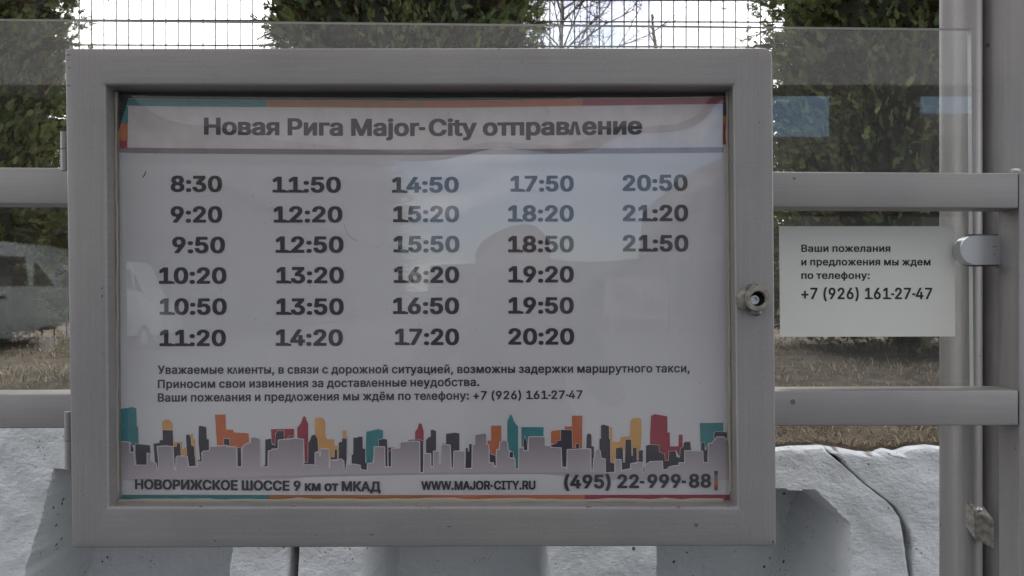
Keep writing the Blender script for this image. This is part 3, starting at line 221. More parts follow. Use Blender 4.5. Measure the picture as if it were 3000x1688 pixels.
# ------------------------------------------------------------------ materials
def mat(name, base=(0.5, 0.5, 0.5), rough=0.6, metal=0.0, spec=0.5):
    m = bpy.data.materials.new(name); m.use_nodes = True
    b = m.node_tree.nodes['Principled BSDF']
    b.inputs['Base Color'].default_value = (*base, 1); b.inputs['Roughness'].default_value = rough
    b.inputs['Metallic'].default_value = metal; b.inputs['Specular IOR Level'].default_value = spec
    return m
def nd(m, t, **kw):
    n = m.node_tree.nodes.new(t)
    for k, v in kw.items():
        if k in n.inputs: n.inputs[k].default_value = v
        else: setattr(n, k, v)
    return n
def lk(m, a, b): m.node_tree.links.new(a, b)
def obj_coords(m, scale=(1, 1, 1)):
    t = nd(m, 'ShaderNodeTexCoord'); mpn = nd(m, 'ShaderNodeMapping'); mpn.inputs['Scale'].default_value = scale
    lk(m, t.outputs['Object'], mpn.inputs['Vector']); return mpn.outputs[0], t
def ramp(m, src, stops):
    r = nd(m, 'ShaderNodeValToRGB'); cr = r.color_ramp
    while len(cr.elements) > 1: cr.elements.remove(cr.elements[-1])
    cr.elements[0].position = stops[0][0]; cr.elements[0].color = (*stops[0][1], 1)
    for p, c in stops[1:]:
        e = cr.elements.new(p); e.color = (*c, 1)
    lk(m, src, r.inputs['Fac']); return r.outputs['Color']
def mixc(m, fac, a, b, mode='MIX'):
    x = nd(m, 'ShaderNodeMix'); x.data_type = 'RGBA'; x.blend_type = mode
    if isinstance(fac, (int, float)): x.inputs[0].default_value = fac
    else: lk(m, fac, x.inputs[0])
    for i, s in ((6, a), (7, b)):
        if isinstance(s, tuple): x.inputs[i].default_value = (*s, 1)
        else: lk(m, s, x.inputs[i])
    return x.outputs[2]
def bump(m, h, strength=0.3, dist=0.001, prev=None):
    b = nd(m, 'ShaderNodeBump'); b.inputs['Strength'].default_value = strength; b.inputs['Distance'].default_value = dist
    lk(m, h, b.inputs['Height'])
    if prev: lk(m, prev, b.inputs['Normal'])
    return b.outputs[0]
def bsdf(m): return m.node_tree.nodes['Principled BSDF']

def silver(name, mode, base=0.36, metal=0.35):
    """silver paint brushed on steel: the brush marks run along each member"""
    m = mat(name, (base, base, base), 0.46, metal)
    vh, t = obj_coords(m, (9, 60, 420)); vv, _ = obj_coords(m, (420, 60, 9))
    nh = nd(m, 'ShaderNodeTexNoise', Scale=1.0, Detail=4.0, Roughness=0.6); lk(m, vh, nh.inputs['Vector'])
    nv = nd(m, 'ShaderNodeTexNoise', Scale=1.0, Detail=4.0, Roughness=0.6); lk(m, vv, nv.inputs['Vector'])
    if mode == 'frame':
        s = nd(m, 'ShaderNodeSeparateXYZ'); lk(m, t.outputs['Object'], s.inputs[0])
        ab = nd(m, 'ShaderNodeMath', operation='ABSOLUTE'); 
        sh = nd(m, 'ShaderNodeMath', operation='ADD'); sh.inputs[1].default_value = FRAME_CX
        lk(m, s.outputs['X'], sh.inputs[0]); lk(m, sh.outputs[0], ab.inputs[0])
        gt = nd(m, 'ShaderNodeMath', operation='GREATER_THAN'); gt.inputs[1].default_value = FRAME_HX; lk(m, ab.outputs[0], gt.inputs[0])
        grain = mixc(m, gt.outputs[0], nh.outputs['Fac'], nv.outputs['Fac'])
    elif mode == 'v': grain = nv.outputs['Fac']
    else: grain = nh.outputs['Fac']
    vb, _ = obj_coords(m, (1, 1, 1))
    nb = nd(m, 'ShaderNodeTexNoise', Scale=7.0, Detail=5.0, Roughness=0.6); lk(m, vb, nb.inputs['Vector'])
    c1 = ramp(m, nb.outputs['Fac'], [(0.3, (base*0.92, base*0.85, base*0.86)), (0.5, (base*1.04, base*0.975, base*0.965)), (0.72, (base*1.16, base*1.08, base*1.04))])
    c2 = ramp(m, grain, [(0.3, (0.92, 0.92, 0.925)), (0.5, (0.99, 0.99, 0.99)), (0.72, (1.07, 1.07, 1.065))])
    c = mixc(m, 1.0, c1, c2, 'MULTIPLY')
    # small chips and dirt specks
    vo = nd(m, 'ShaderNodeTexVoronoi', Scale=26.0); lk(m, vb, vo.inputs['Vector'])
    ns = nd(m, 'ShaderNodeTexNoise', Scale=19.0, Detail=2.0); lk(m, vb, ns.inputs['Vector'])
    sp = nd(m, 'ShaderNodeMath', operation='MULTIPLY_ADD'); sp.inputs[1].default_value = -0.16; sp.inputs[2].default_value = 0.135
    lk(m, ns.outputs['Fac'], sp.inputs[0])
    ls = nd(m, 'ShaderNodeMath', operation='LESS_THAN'); lk(m, vo.outputs['Distance'], ls.inputs[0]); lk(m, sp.outputs[0], ls.inputs[1])
    c = mixc(m, ls.outputs[0], c, (0.10, 0.085, 0.06))
    fine = nd(m, 'ShaderNodeTexNoise', Scale=1500.0, Detail=2.0); lk(m, vb, fine.inputs['Vector'])
    c = mixc(m, 0.16, c, ramp(m, fine.outputs['Fac'], [(0.3, (0.12, 0.12, 0.12)), (0.7, (0.62, 0.62, 0.62))]))
    lk(m, c, bsdf(m).inputs['Base Color'])
    lk(m, bump(m, nb.outputs['Fac'], 0.25, 0.002, bump(m, grain, 0.35, 0.00035)), bsdf(m).inputs['Normal'])
    return m

def thin_glass(name, tint, wav=0.0, wscale=3.0, boost=1.0, film=0.0):
    """a clear sheet: Fresnel mirror over what lies behind, with a little dust"""
    m = bpy.data.materials.new(name); m.use_nodes = True; n = m.node_tree.nodes; n.clear()
    out = n.new('ShaderNodeOutputMaterial'); tr = n.new('ShaderNodeBsdfTransparent'); tr.inputs[0].default_value = (*tint, 1)
    gl = n.new('ShaderNodeBsdfGlossy'); gl.inputs['Roughness'].default_value = 0.015
    ge = n.new('ShaderNodeNewGeometry'); dt = n.new('ShaderNodeVectorMath'); dt.operation = 'DOT_PRODUCT'
    lk(m, ge.outputs['Normal'], dt.inputs[0]); lk(m, ge.outputs['Incoming'], dt.inputs[1])
    def mth(op, a, b=None, c=None):
        q = n.new('ShaderNodeMath'); q.operation = op; q.use_clamp = (op == 'MULTIPLY_ADD')
        for i_, v_ in enumerate((a, b, c)):
            if v_ is None: continue
            if isinstance(v_, (int, float)): q.inputs[i_].default_value = v_
            else: lk(m, v_, q.inputs[i_])
        return q.outputs[0]
    grazing_part = mth('POWER', mth('SUBTRACT', 1.0, mth('ABSOLUTE', dt.outputs['Value'])), 5.0)
    fac_ = mth('MULTIPLY_ADD', grazing_part, 1-0.08*boost, 0.08*boost)          # both faces of the sheet together
    mx = n.new('ShaderNodeMixShader'); lk(m, fac_, mx.inputs[0])
    lk(m, tr.outputs[0], mx.inputs[1]); lk(m, gl.outputs[0], mx.inputs[2])
    last = mx.outputs[0]
    v, _ = obj_coords(m)
    if wav:
        nn = nd(m, 'ShaderNodeTexNoise', Scale=wscale, Detail=1.0); lk(m, v, nn.inputs['Vector'])
        bp = bump(m, nn.outputs['Fac'], 1.0, wav); lk(m, bp, gl.inputs['Normal'])
    if film:
        df = n.new('ShaderNodeBsdfDiffuse'); df.inputs[0].default_value = (0.5, 0.49, 0.45, 1)
        nf = nd(m, 'ShaderNodeTexNoise', Scale=9.0, Detail=6.0, Roughness=0.7); lk(m, v, nf.inputs['Vector'])
        vs_, _ = obj_coords(m, (26, 26, 2.2)); ns_ = nd(m, 'ShaderNodeTexNoise', Scale=1.0, Detail=3.0); lk(m, vs_, ns_.inputs['Vector'])
        dr = nd(m, 'ShaderNodeMath', operation='MULTIPLY'); lk(m, nf.outputs['Fac'], dr.inputs[0]); lk(m, ns_.outputs['Fac'], dr.inputs[1])
        vk = nd(m, 'ShaderNodeTexVoronoi', Scale=55.0); lk(m, v, vk.inputs['Vector'])
        sk = nd(m, 'ShaderNodeMath', operation='LESS_THAN'); sk.inputs[1].default_value = 0.045; lk(m, vk.outputs['Distance'], sk.inputs[0])
        s2 = nd(m, 'ShaderNodeMath', operation='MULTIPLY_ADD'); s2.inputs[1].default_value = 3.0; lk(m, sk.outputs[0], s2.inputs[0]); lk(m, dr.outputs[0], s2.inputs[2])
        f = nd(m, 'ShaderNodeMath', operation='MULTIPLY'); f.inputs[1].default_value = film*4; lk(m, s2.outputs[0], f.inputs[0])
        m2 = n.new('ShaderNodeMixShader'); lk(m, f.outputs[0], m2.inputs[0]); lk(m, last, m2.inputs[1]); lk(m, df.outputs[0], m2.inputs[2]); last = m2.outputs[0]
    lk(m, last, out.inputs['Surface'])
    return m

YB = 0.83                                             # front of the notice board
def XB(px): return (px-1500)/2500*YB
FRAME_CX = -((XB(308)+XB(2150))/2); FRAME_HX = (XB(2166)-XB(308))/2
M = {}
M['frame'] = silver('silver_paint_brushed_frame', 'frame', 0.27)
M['rail'] = silver('silver_paint_brushed_rail', 'h', 0.28)
M['post'] = silver('silver_paint_sprayed_post', 'v', 0.29, 0.55)
M['steel'] = mat('bare_steel', (0.55, 0.55, 0.55), 0.35, 0.9)
M['dark'] = mat('dark_backing', (0.025, 0.024, 0.032), 0.6)
M['black'] = mat('black_hole', (0.01, 0.01, 0.01), 0.7)
M['sealant'] = mat('dirty_sealant', (0.30, 0.27, 0.22), 0.8)

m = mat('galvanised_casting', (0.42, 0.40, 0.36), 0.55, 0.3); v, _ = obj_coords(m)
nn = nd(m, 'ShaderNodeTexNoise', Scale=160.0, Detail=4.0); lk(m, v, nn.inputs['Vector'])
lk(m, ramp(m, nn.outputs['Fac'], [(0.3, (0.14, 0.125, 0.105)), (0.6, (0.33, 0.31, 0.275))]), bsdf(m).inputs['Base Color'])
lk(m, bump(m, nn.outputs['Fac'], 0.5, 0.0006), bsdf(m).inputs['Normal']); M['cast'] = m

m = mat('satin_chrome', (0.62, 0.63, 0.66), 0.30, 1.0); v, _ = obj_coords(m)
vo = nd(m, 'ShaderNodeTexVoronoi', Scale=230.0); lk(m, v, vo.inputs['Vector'])
ns = nd(m, 'ShaderNodeTexNoise', Scale=90.0, Detail=2.0); lk(m, v, ns.inputs['Vector'])
sp = nd(m, 'ShaderNodeMath', operation='MULTIPLY_ADD'); sp.inputs[1].default_value = 0.6; sp.inputs[2].default_value = -0.2; lk(m, ns.outputs['Fac'], sp.inputs[0])
ls = nd(m, 'ShaderNodeMath', operation='LESS_THAN'); lk(m, vo.outputs['Distance'], ls.inputs[0]); lk(m, sp.outputs[0], ls.inputs[1])
lk(m, mixc(m, ls.outputs[0], (0.62, 0.63, 0.66), (0.16, 0.15, 0.14)), bsdf(m).inputs['Base Color']); M['chrome'] = m

# poster paper and inks
m = mat('poster_paper', (0.80, 0.79, 0.80), 0.45); v, _ = obj_coords(m)
nn = nd(m, 'ShaderNodeTexNoise', Scale=4.0, Detail=4.0); lk(m, v, nn.inputs['Vector'])
lk(m, ramp(m, nn.outputs['Fac'], [(0.3, (0.555, 0.55, 0.565)), (0.7, (0.625, 0.62, 0.63))]), bsdf(m).inputs['Base Color']); M['paper'] = m
def ink(name, c):
    mm = mat(name, c, 0.45); vv, _ = obj_coords(mm)
    n1 = nd(mm, 'ShaderNodeTexNoise', Scale=60.0, Detail=5.0); lk(mm, vv, n1.inputs['Vector'])
    lk(mm, ramp(mm, n1.outputs['Fac'], [(0.3, tuple(k*0.9 for k in c)), (0.7, tuple(k*1.08 for k in c))]), bsdf(mm).inputs['Base Color'])
    return mm
INK = {'text': ink('ink_dark', (0.030, 0.026, 0.040)), 'teal': ink('ink_teal', (0.035, 0.21, 0.22)), 'amber': ink('ink_amber', (0.62, 0.33, 0.11)),
       'orange': ink('ink_orange', (0.50, 0.14, 0.055)), 'crimson': ink('ink_crimson', (0.30, 0.030, 0.050)), 'night': ink('ink_night', (0.040, 0.035, 0.050)),
       'rule': ink('ink_rule_grey', (0.26, 0.22, 0.24)), 'white': ink('ink_outline_white', (0.64, 0.62, 0.63)), 'brownstrip': ink('ink_brown_orange', (0.38, 0.15, 0.045))}
m = mat('ink_skyline_grey', (0.3, 0.28, 0.3), 0.45); t = nd(m, 'ShaderNodeTexCoord'); s = nd(m, 'ShaderNodeSeparateXYZ')
lk(m, t.outputs['Object'], s.inputs[0]); mr = nd(m, 'ShaderNodeMapRange'); lk(m, s.outputs['Z'], mr.inputs['Value'])
mr.inputs['From Min'].default_value = P(0, 1407, 0.857).z; mr.inputs['From Max'].default_value = P(0, 1280, 0.857).z
lk(m, ramp(m, mr.outputs[0], [(0.0, (0.50, 0.44, 0.46)), (1.0, (0.25, 0.225, 0.245))]), bsdf(m).inputs['Base Color']); INK['mass'] = m
M['card'] = mat('card_stock', (0.80, 0.80, 0.75), 0.55)
INK['cardtext'] = mat('card_ink', (0.018, 0.016, 0.028), 0.5)
M['acrylic'] = thin_glass('acrylic_cover', (0.96, 0.955, 0.965), 0.0003, 5.0, 0.85, 0.02)
M['glass'] = thin_glass('pane_glass', (0.93, 0.95, 0.93), 0.0002, 3.0, 1.25, 0.03)
M['glass_edge'] = mat('glass_edge', (0.50, 0.52, 0.50), 0.3)

# white painted concrete
m = mat('white_painted_concrete', (0.72, 0.74, 0.76), 0.75); v, _ = obj_coords(m)
n1 = nd(m, 'ShaderNodeTexNoise', Scale=5.0, Detail=6.0, Roughness=0.6); lk(m, v, n1.inputs['Vector'])
v2, _ = obj_coords(m, (0.75, 1, 1.3)); n2 = nd(m, 'ShaderNodeTexNoise', Scale=150.0, Detail=6.0, Roughness=0.6); lk(m, v2, n2.inputs['Vector'])
n3 = nd(m, 'ShaderNodeTexNoise', Scale=24.0, Detail=5.0, Roughness=0.6); lk(m, v, n3.inputs['Vector'])
c = ramp(m, n1.outputs['Fac'], [(0.3, (0.58, 0.59, 0.595)), (0.6, (0.68, 0.69, 0.70))])
vo = nd(m, 'ShaderNodeTexVoronoi', Scale=42.0); lk(m, v, vo.inputs['Vector'])
nm = nd(m, 'ShaderNodeTexNoise', Scale=11.0, Detail=1.0); lk(m, v, nm.inputs['Vector'])
th = nd(m, 'ShaderNodeMath', operation='MULTIPLY_ADD'); th.inputs[1].default_value = 0.7; th.inputs[2].default_value = -0.33; lk(m, nm.outputs['Fac'], th.inputs[0])
pit = nd(m, 'ShaderNodeMath', operation='LESS_THAN'); lk(m, vo.outputs['Distance'], pit.inputs[0]); lk(m, th.outputs[0], pit.inputs[1])
vo2 = nd(m, 'ShaderNodeTexVoronoi', Scale=105.0); lk(m, v, vo2.inputs['Vector'])
nm2 = nd(m, 'ShaderNodeTexNoise', Scale=16.0, Detail=2.0); lk(m, v, nm2.inputs['Vector'])
th2 = nd(m, 'ShaderNodeMath', operation='MULTIPLY_ADD'); th2.inputs[1].default_value = 1.0; th2.inputs[2].default_value = -0.46; lk(m, nm2.outputs['Fac'], th2.inputs[0])
pit2 = nd(m, 'ShaderNodeMath', operation='LESS_THAN'); lk(m, vo2.outputs['Distance'], pit2.inputs[0]); lk(m, th2.outputs[0], pit2.inputs[1])
c = mixc(m, pit2.outputs[0], c, (0.30, 0.30, 0.31))
at = nd(m, 'ShaderNodeAttribute'); at.attribute_name = 'bare'
c = mixc(m, pit.outputs[0], c, (0.10, 0.10, 0.11))
c = mixc(m, at.outputs['Fac'], c, (0.20, 0.18, 0.15))
lk(m, c, bsdf(m).inputs['Base Color'])
lk(m, bump(m, n3.outputs['Fac'], 0.25, 0.002, bump(m, n2.outputs['Fac'], 1.0, 0.0036)), bsdf(m).inputs['Normal']); M['concrete'] = m

m = mat('dry_soil', (0.16, 0.12, 0.075), 0.95); v, _ = obj_coords(m)
n1 = nd(m, 'ShaderNodeTexNoise', Scale=14.0, Detail=8.0, Roughness=0.7); lk(m, v, n1.inputs['Vector'])
lk(m, ramp(m, n1.outputs['Fac'], [(0.3, (0.035, 0.027, 0.02)), (0.5, (0.085, 0.065, 0.045)), (0.7, (0.16, 0.125, 0.085))]), bsdf(m).inputs['Base Color'])
lk(m, bump(m, n1.outputs['Fac'], 0.8, 0.02), bsdf(m).inputs['Normal']); M['soil'] = m
m = mat('asphalt', (0.055, 0.055, 0.055), 0.9); v, _ = obj_coords(m)
n1 = nd(m, 'ShaderNodeTexNoise', Scale=60.0, Detail=6.0); lk(m, v, n1.inputs['Vector'])
lk(m, ramp(m, n1.outputs['Fac'], [(0.3, (0.05, 0.05, 0.05)), (0.7, (0.10, 0.098, 0.095))]), bsdf(m).inputs['Base Color']); M['asphalt'] = m

def leafy(name):
    mm = mat(name, (0.06, 0.08, 0.03), 0.65, 0, 0.3)
    a = nd(mm, 'ShaderNodeAttribute'); a.attribute_name = 'tint'
    lk(mm, a.outputs['Color'], bsdf(mm).inputs['Base Color'])
    tr = nd(mm, 'ShaderNodeBsdfTranslucent'); lk(mm, a.outputs['Color'], tr.inputs[0])
    mx = nd(mm, 'ShaderNodeMixShader'); mx.inputs[0].default_value = 0.25
    lk(mm, bsdf(mm).outputs[0], mx.inputs[1]); lk(mm, tr.outputs[0], mx.inputs[2])
    lk(mm, mx.outputs[0], mm.node_tree.nodes['Material Output'].inputs['Surface'])
    return mm
M['leaf'] = leafy('thuja_foliage'); M['straw'] = leafy('dry_grass_blades')
M['bark'] = mat('brown_bark', (0.09, 0.06, 0.04), 0.9)
m = mat('birch_bark', (0.5, 0.47, 0.42), 0.8); v, _ = obj_coords(m, (6, 6, 16))
n1 = nd(m, 'ShaderNodeTexNoise', Scale=1.0, Detail=5.0); lk(m, v, n1.inputs['Vector'])
lk(m, ramp(m, n1.outputs['Fac'], [(0.40, (0.09, 0.07, 0.055)), (0.50, (0.42, 0.38, 0.31)), (0.7, (0.55, 0.50, 0.42))]), bsdf(m).inputs['Base Color']); M['birch'] = m
M['twig'] = mat('birch_twigs', (0.12, 0.085, 0.07), 0.85)
M['wire'] = mat('fence_wire_grey', (0.10, 0.10, 0.12), 0.5, 0.4)

# ------------------------------------------------------------------ lettering: outlines of every letter used, two weights
GLYPHS_H = '()-.0123456789:ACIJMORTUWYaijortyΛАВДЕЖИКМНОРСШавгеикмнопртя'
GLYPHS_M = '()+,-.124679:ΛВПУабвгдежзийклмнопрстуфцшыяё'
FONT = {}
for wt_, cs_ in (('H', GLYPHS_H), ('M', GLYPHS_M)):
    FONT[wt_] = {c_: (g_[0], [list(zip(l_[0::2], l_[1::2])) for l_ in g_[1]]) for c_, g_ in zip(cs_, FONT_NUMBERS[wt_])}
def area2(lp): return sum(a[0]*b[1]-b[0]*a[1] for a, b in zip(lp, lp[1:]+lp[:1]))
def inside(p, lp):
    r = False
    for a, b in zip(lp, lp[1:]+lp[:1]):
        if (a[1] > p[1]) != (b[1] > p[1]) and p[0] < (b[0]-a[0])*(p[1]-a[1])/(b[1]-a[1])+a[0]: r = not r
    return r
def shapes(loops):
    """group outlines into one outer loop with its own holes"""
    ls = sorted(loops, key=lambda l: -abs(area2(l))); out = []
    for l in ls:
        for s_ in out:
            if inside(l[0], s_[0]): s_.append(l); break
        else: out.append([l])
    return out
def set_text(txt, wt, x0, x1, base0, base1, cap):
    """outline loops of a line of lettering in photograph units; stretched to run from x0 to x1"""
    F = FONT[wt]; pen = 0.0; out = []; xmin = 1e9; xmax = -1e9
    for ch in txt:
        if ch == ' ': pen += (150.0 if wt == 'H' else 165.0); continue
        adv, loops = F[ch]
        for lp in loops:
            for x, y in lp: xmin = min(xmin, x+pen); xmax = max(xmax, x+pen)
        out.append([[(x+pen, y) for x, y in lp] for lp in loops]); pen += adv
    k = (x1-x0)/(xmax-xmin); res = []
    for g in out:
        gl = []
        for lp in g:
            q = []
            for x, y in lp:
                u = x0+(x-xmin)*k; f = (u-x0)/(x1-x0); q.append((u, base0+(base1-base0)*f - y/500.0*cap))
            gl.append(q)
        res.append(gl)
    return res
def flat_mesh(name, glyphs, m, parent, conv, strips=None):
    """print laid on a sheet: conv maps a photograph point to a point on the sheet"""
    V = []; Fc = []
    for g in [q for h in glyphs for q in shapes(h)]:
        base = len(V); flat = [p for lp in g for p in lp]
        try: tris = tessellate_polygon([[Vector((p[0], p[1], 0)) for p in lp] for lp in g])
        except Exception: continue
        V += [conv(*p) for p in flat]; Fc += [(a+base, b+base, c+base) for a, b, c in tris]
    # wind towards the camera
    F2 = []
    for a, b, c in Fc:
        nrm = (V[b]-V[a]).cross(V[c]-V[a])
        if nrm.length < 1e-12: continue
        F2.append((a, b, c) if nrm.y < 0 else (a, c, b))
    return mesh_obj(name, V, F2, m, parent)

# ================================================================== THE GROUND AND THE WALL
YW = 1.60
GZ = 1.13
def ground_patch(name, xs, ys, zf, m):
    V = [(x, y, zf(x, y)) for y in ys for x in xs]; n = len(xs)
    F = [(j*n+i, j*n+i+1, (j+1)*n+i+1, (j+1)*n+i) for j in range(len(ys)-1) for i in range(n-1)]
    return tag(mesh_obj(name, V, F, m, None, True), kind='structure')
def lerp_pts(pts, t):
    for (a, va), (b, vb) in zip(pts, pts[1:]):
        if t <= b: return va + (vb-va)*max(0, (t-a))/(b-a)
    return pts[-1][1]
def sstep(a, b, x):
    t = min(max((x-a)/(b-a), 0), 1); return t*t*(3-2*t)
TOP = [(-3000, 1235), (150, 1225), (900, 1262), (1600, 1300), (2270, 1319), (2330, 1312), (2420, 1309), (2480, 1316), (2530, 1327), (2570, 1330), (2610, 1318), (2640, 1326), (2680, 1314), (2740, 1308), (2800, 1315), (2900, 1318), (6000, 1330)]
def bank_z(x, y):
    px = x/YW*2500+1500; zt = P(0, lerp_pts(TOP, px), YW).z + 0.005
    if y < 1.6248: return zt-0.045
    t = sstep(1.60, 3.0, y)
    return zt*(1-t) + 1.24*t + (0.016*noise.noise(Vector((x*3, y*3, 0))) + 0.008*noise.noise(Vector((x*12, y*12, 3))))*sstep(1.60, 1.75, y)
def frange(a, b, s):
    n = max(1, int(round((b-a)/s))); return [a+(b-a)*i/n for i in range(n+1)]
ground_patch('bank', [-200, -60, -20, -8] + frange(-4, -1.2, 0.08) + frange(-1.18, 1.4, 0.016) + frange(1.42, 4, 0.08) + [8, 20, 60, 200], [1.6245] + frange(1.625, 1.9, 0.03) + frange(1.95, 5.0, 0.06) + [6, 8, 12, 20, 40, 90, 300], bank_z, M['soil'])
ground_patch('ground', [-300, -40, -10, -3, 0, 3, 10, 40, 300], [-300, -60, -20, -8, -3, -1, 0.5, 1.72, 2.2], lambda x, y: 0.0, M['asphalt'])

# dry grass (uncountable)
def grass():
    V = []; F = []; T = []
    rnd = random.Random(3)
    def blade(x, y, z, h, lean, az, wd, colr):
        b = len(V); d = Vector((math.cos(az), math.sin(az), 0)); s = Vector((-math.sin(az), math.cos(az), 0))*wd
        p0 = Vector((x, y, z)); p1 = p0 + d*lean*0.4*h + Vector((0, 0, h*0.7*(1-lean*0.6))); p2 = p0 + d*lean*h + Vector((0, 0, h*(1-lean*0.8)))
        V.extend([p0-s, p0+s, p1+s*0.7, p1-s*0.7, p2]); F.extend([(b, b+1, b+2, b+3), (b+3, b+2, b+4)]); T.extend([colr]*7)
    cs = [(0.26, 0.20, 0.13), (0.33, 0.265, 0.18), (0.18, 0.13, 0.085), (0.12, 0.085, 0.055), (0.42, 0.35, 0.25), (0.12, 0.115, 0.06)]
    for i in range(100000):
        y = 1.628 + (rnd.random()**1.6)*4.6; x = rnd.uniform(-0.8, 0.8)*(y*1.0) if rnd.random() < 0.9 else rnd.uniform(-3.4, 3.4)
        cl_ = noise.noise(Vector((x*5, y*5, 7)))
        if rnd.random() < 0.25 - cl_*0.6: continue
        c = cs[int(rnd.random()**1.1*len(cs))]; k = rnd.uniform(0.7, 1.15)
        blade(x, y, bank_z(x, y)-0.004, rnd.uniform(0.015, 0.05)*(1+cl_), rnd.uniform(0.55, 1.15), rnd.uniform(0, 6.28), rnd.uniform(0.0006, 0.0016), tuple(k*q for q in c))
    o = mesh_obj('dry_grass', V, F, M['straw'])
    a = o.data.color_attributes.new('tint', 'FLOAT_COLOR', 'CORNER')
    a.data.foreach_set('color', [q for c in T for q in (*c, 1.0)])
    tag(o, 'matted dry straw coloured grass covering the bank above the white wall', 'grass', kind='stuff')
grass()

# concrete retaining wall of cast blocks with recessed bays
wall = empty('retaining_wall', (0, YW, 0))
tag(wall, 'white painted concrete retaining wall with recessed bays and a cracked joint, behind the shelter', 'wall')
J1L = [(1200, 858), (1600, 849), (1700, 846), (9000, 700)]; J1R = [(1200, 862), (1600, 876), (1700, 872), (9000, 730)]
J2L = [(1300, 2416), (1325, 2424), (1365, 2473), (1420, 2535), (1470, 2600), (1490, 2620), (1520, 2640), (1580, 2648), (1640, 2657), (1700, 2667), (9000, 2740)]
J2R = [(1300, 2417), (1325, 2427), (1342, 2462), (1366, 2480), (1420, 2538), (1470, 2604), (1490, 2629), (1520, 2648), (1560, 2668), (1600, 2676), (1640, 2674), (1700, 2678), (9000, 2760)]
def bay(px, py):
    """how far the face is set back (0..1)"""
    j = 5*noise.noise(Vector((px*0.02, py*0.02, 0))) + 1.5*noise.noise(Vector((px*0.07, py*0.07, 5)))
    def niche(xl, xr, ty, wl, wr):
        return sstep(0, wl, px-xl+j) * sstep(0, wr, xr-px+j) * sstep(0, 9, py-ty+j*0.7)
    tl = 1380 + 4*math.sin(px*0.03)
    a = niche(160-(py-1380)*0.28, 682-(py-1600)*0.1, tl, 10, 34)
    b = niche(1056, 1612, 1400, 60, 24)
    xr = 2385+(py-1437)*1.0 if py < 1535 else 2484+(py-1535)*0.05
    tr = 1437
    c = niche(1925, xr+6, tr, 20, 9 if py < 1535 else 9+(py-1535)*0.5)
    return max(a, b, c)
def wall_block(xl, xr, n, cap_l, cap_r, label=None):
    """one block; xl/xr are joint curves py -> px"""
    rows = [0.0, 0.004, 0.010] + [0.010+0.0035*i for i in range(1, 112)] + [0.42, 0.5, 0.7, 0.9, 1.3]
    V = []; F = []; B = []
    def pt(u, k):
        pxt = xl(1330)*(1-u)+xr(1330)*u
        ztop = P(0, lerp_pts(TOP, pxt), YW).z
        z = max(ztop - rows[k], -0.02)
        py = 844-(z-1.45)/YW*2500
        px = xl(py)*(1-u)+xr(py)*u
        return px, py, z, rows[k]
    nx = n
    def add(px, py, z, y, bare=0.0):
        V.append(Vector(((px-1500)/2500*YW, y, z))); B.append(bare); return len(V)-1
    grid = []
    for k in range(len(rows)):
        row = []
        for i in range(nx+1):
            u = i/nx; px, py, z, d = pt(u, k)
            set_ = bay(px, py)*0.27
            fl = 1-0.8*bay(px, py); y = YW + set_ - fl*0.006*noise.noise(Vector((px*0.012, py*0.012, 0))) - 0.003*noise.noise(Vector((px*0.05, py*0.05, 2)))*0.5- 0.0008*noise.noise(Vector((px*0.16, py*0.16, 4)))
            edge = min(u, 1-u)*nx*(xr(py)-xl(py))/nx/1.0
            e_l = (px-xl(py)); e_r = (xr(py)-px)
            rr = 7.0
            for e, on in ((e_l, cap_l), (e_r, cap_r)):
                if on and e < rr: y += 0.005*(1-e/rr)**2
            if k == 0: y += 0.010
            elif k == 1: y += 0.003
            chip = noise.noise(Vector((px*0.03, 0, 9)))
            bare = 1.0 if (k <= 1 and chip > 0.32) else 0.0
            row.append(add(px, py, z, y, bare))
        grid.append(row)
    for k in range(len(rows)-1):
        for i in range(nx): F.append((grid[k][i], grid[k+1][i], grid[k+1][i+1], grid[k][i+1]))
    # top and side returns going back into the bank
    back = [add((V[g].x/YW*2500+1500), 0, V[g].z+0.004*noise.noise(V[g]*20), YW+0.31, 0.0) for g in grid[0]]
    for g in back: V[g].z -= 0.012
    for i in range(nx): F.append((back[i], grid[0][i], grid[0][i+1], back[i+1]))
    for side in (0, nx):
        bk = [add((V[grid[k][side]].x/YW*2500+1500), 0, V[grid[k][side]].z, YW+0.31, 0.75) for k in range(len(rows))]
        for k in range(len(rows)-1):
            q = (grid[k][side], bk[k], bk[k+1], grid[k+1][side]); F.append(q if side == 0 else q[::-1])
    o = mesh_obj('block', V, F, M['concrete'], wall, True)
    o.data.set_sharp_from_angle(angle=R(34))
    a = o.data.attributes.new('bare', 'FLOAT', 'POINT'); a.data.foreach_set('value', B)
    if label: o['label'] = label
    return o
wall_block(lambda y: -900, lambda y: lerp_pts(J1L, y), 420, False, True)
wall_block(lambda y: lerp_pts(J1R, y), lambda y: lerp_pts(J2L, y), 440, True, True, 'block with the diagonal crack along its right edge')
wall_block(lambda y: lerp_pts(J2R, y), lambda y: 4400, 380, True, False)
mesh_obj('backing', [(-3, YW+0.312, -0.02), (3, YW+0.312, -0.02), (3, YW+0.312, 1.10), (-3, YW+0.312, 1.10)], [(0, 1, 2, 3)], mat('dark_joint_soil', (0.16, 0.14, 0.11), 0.95), wall)

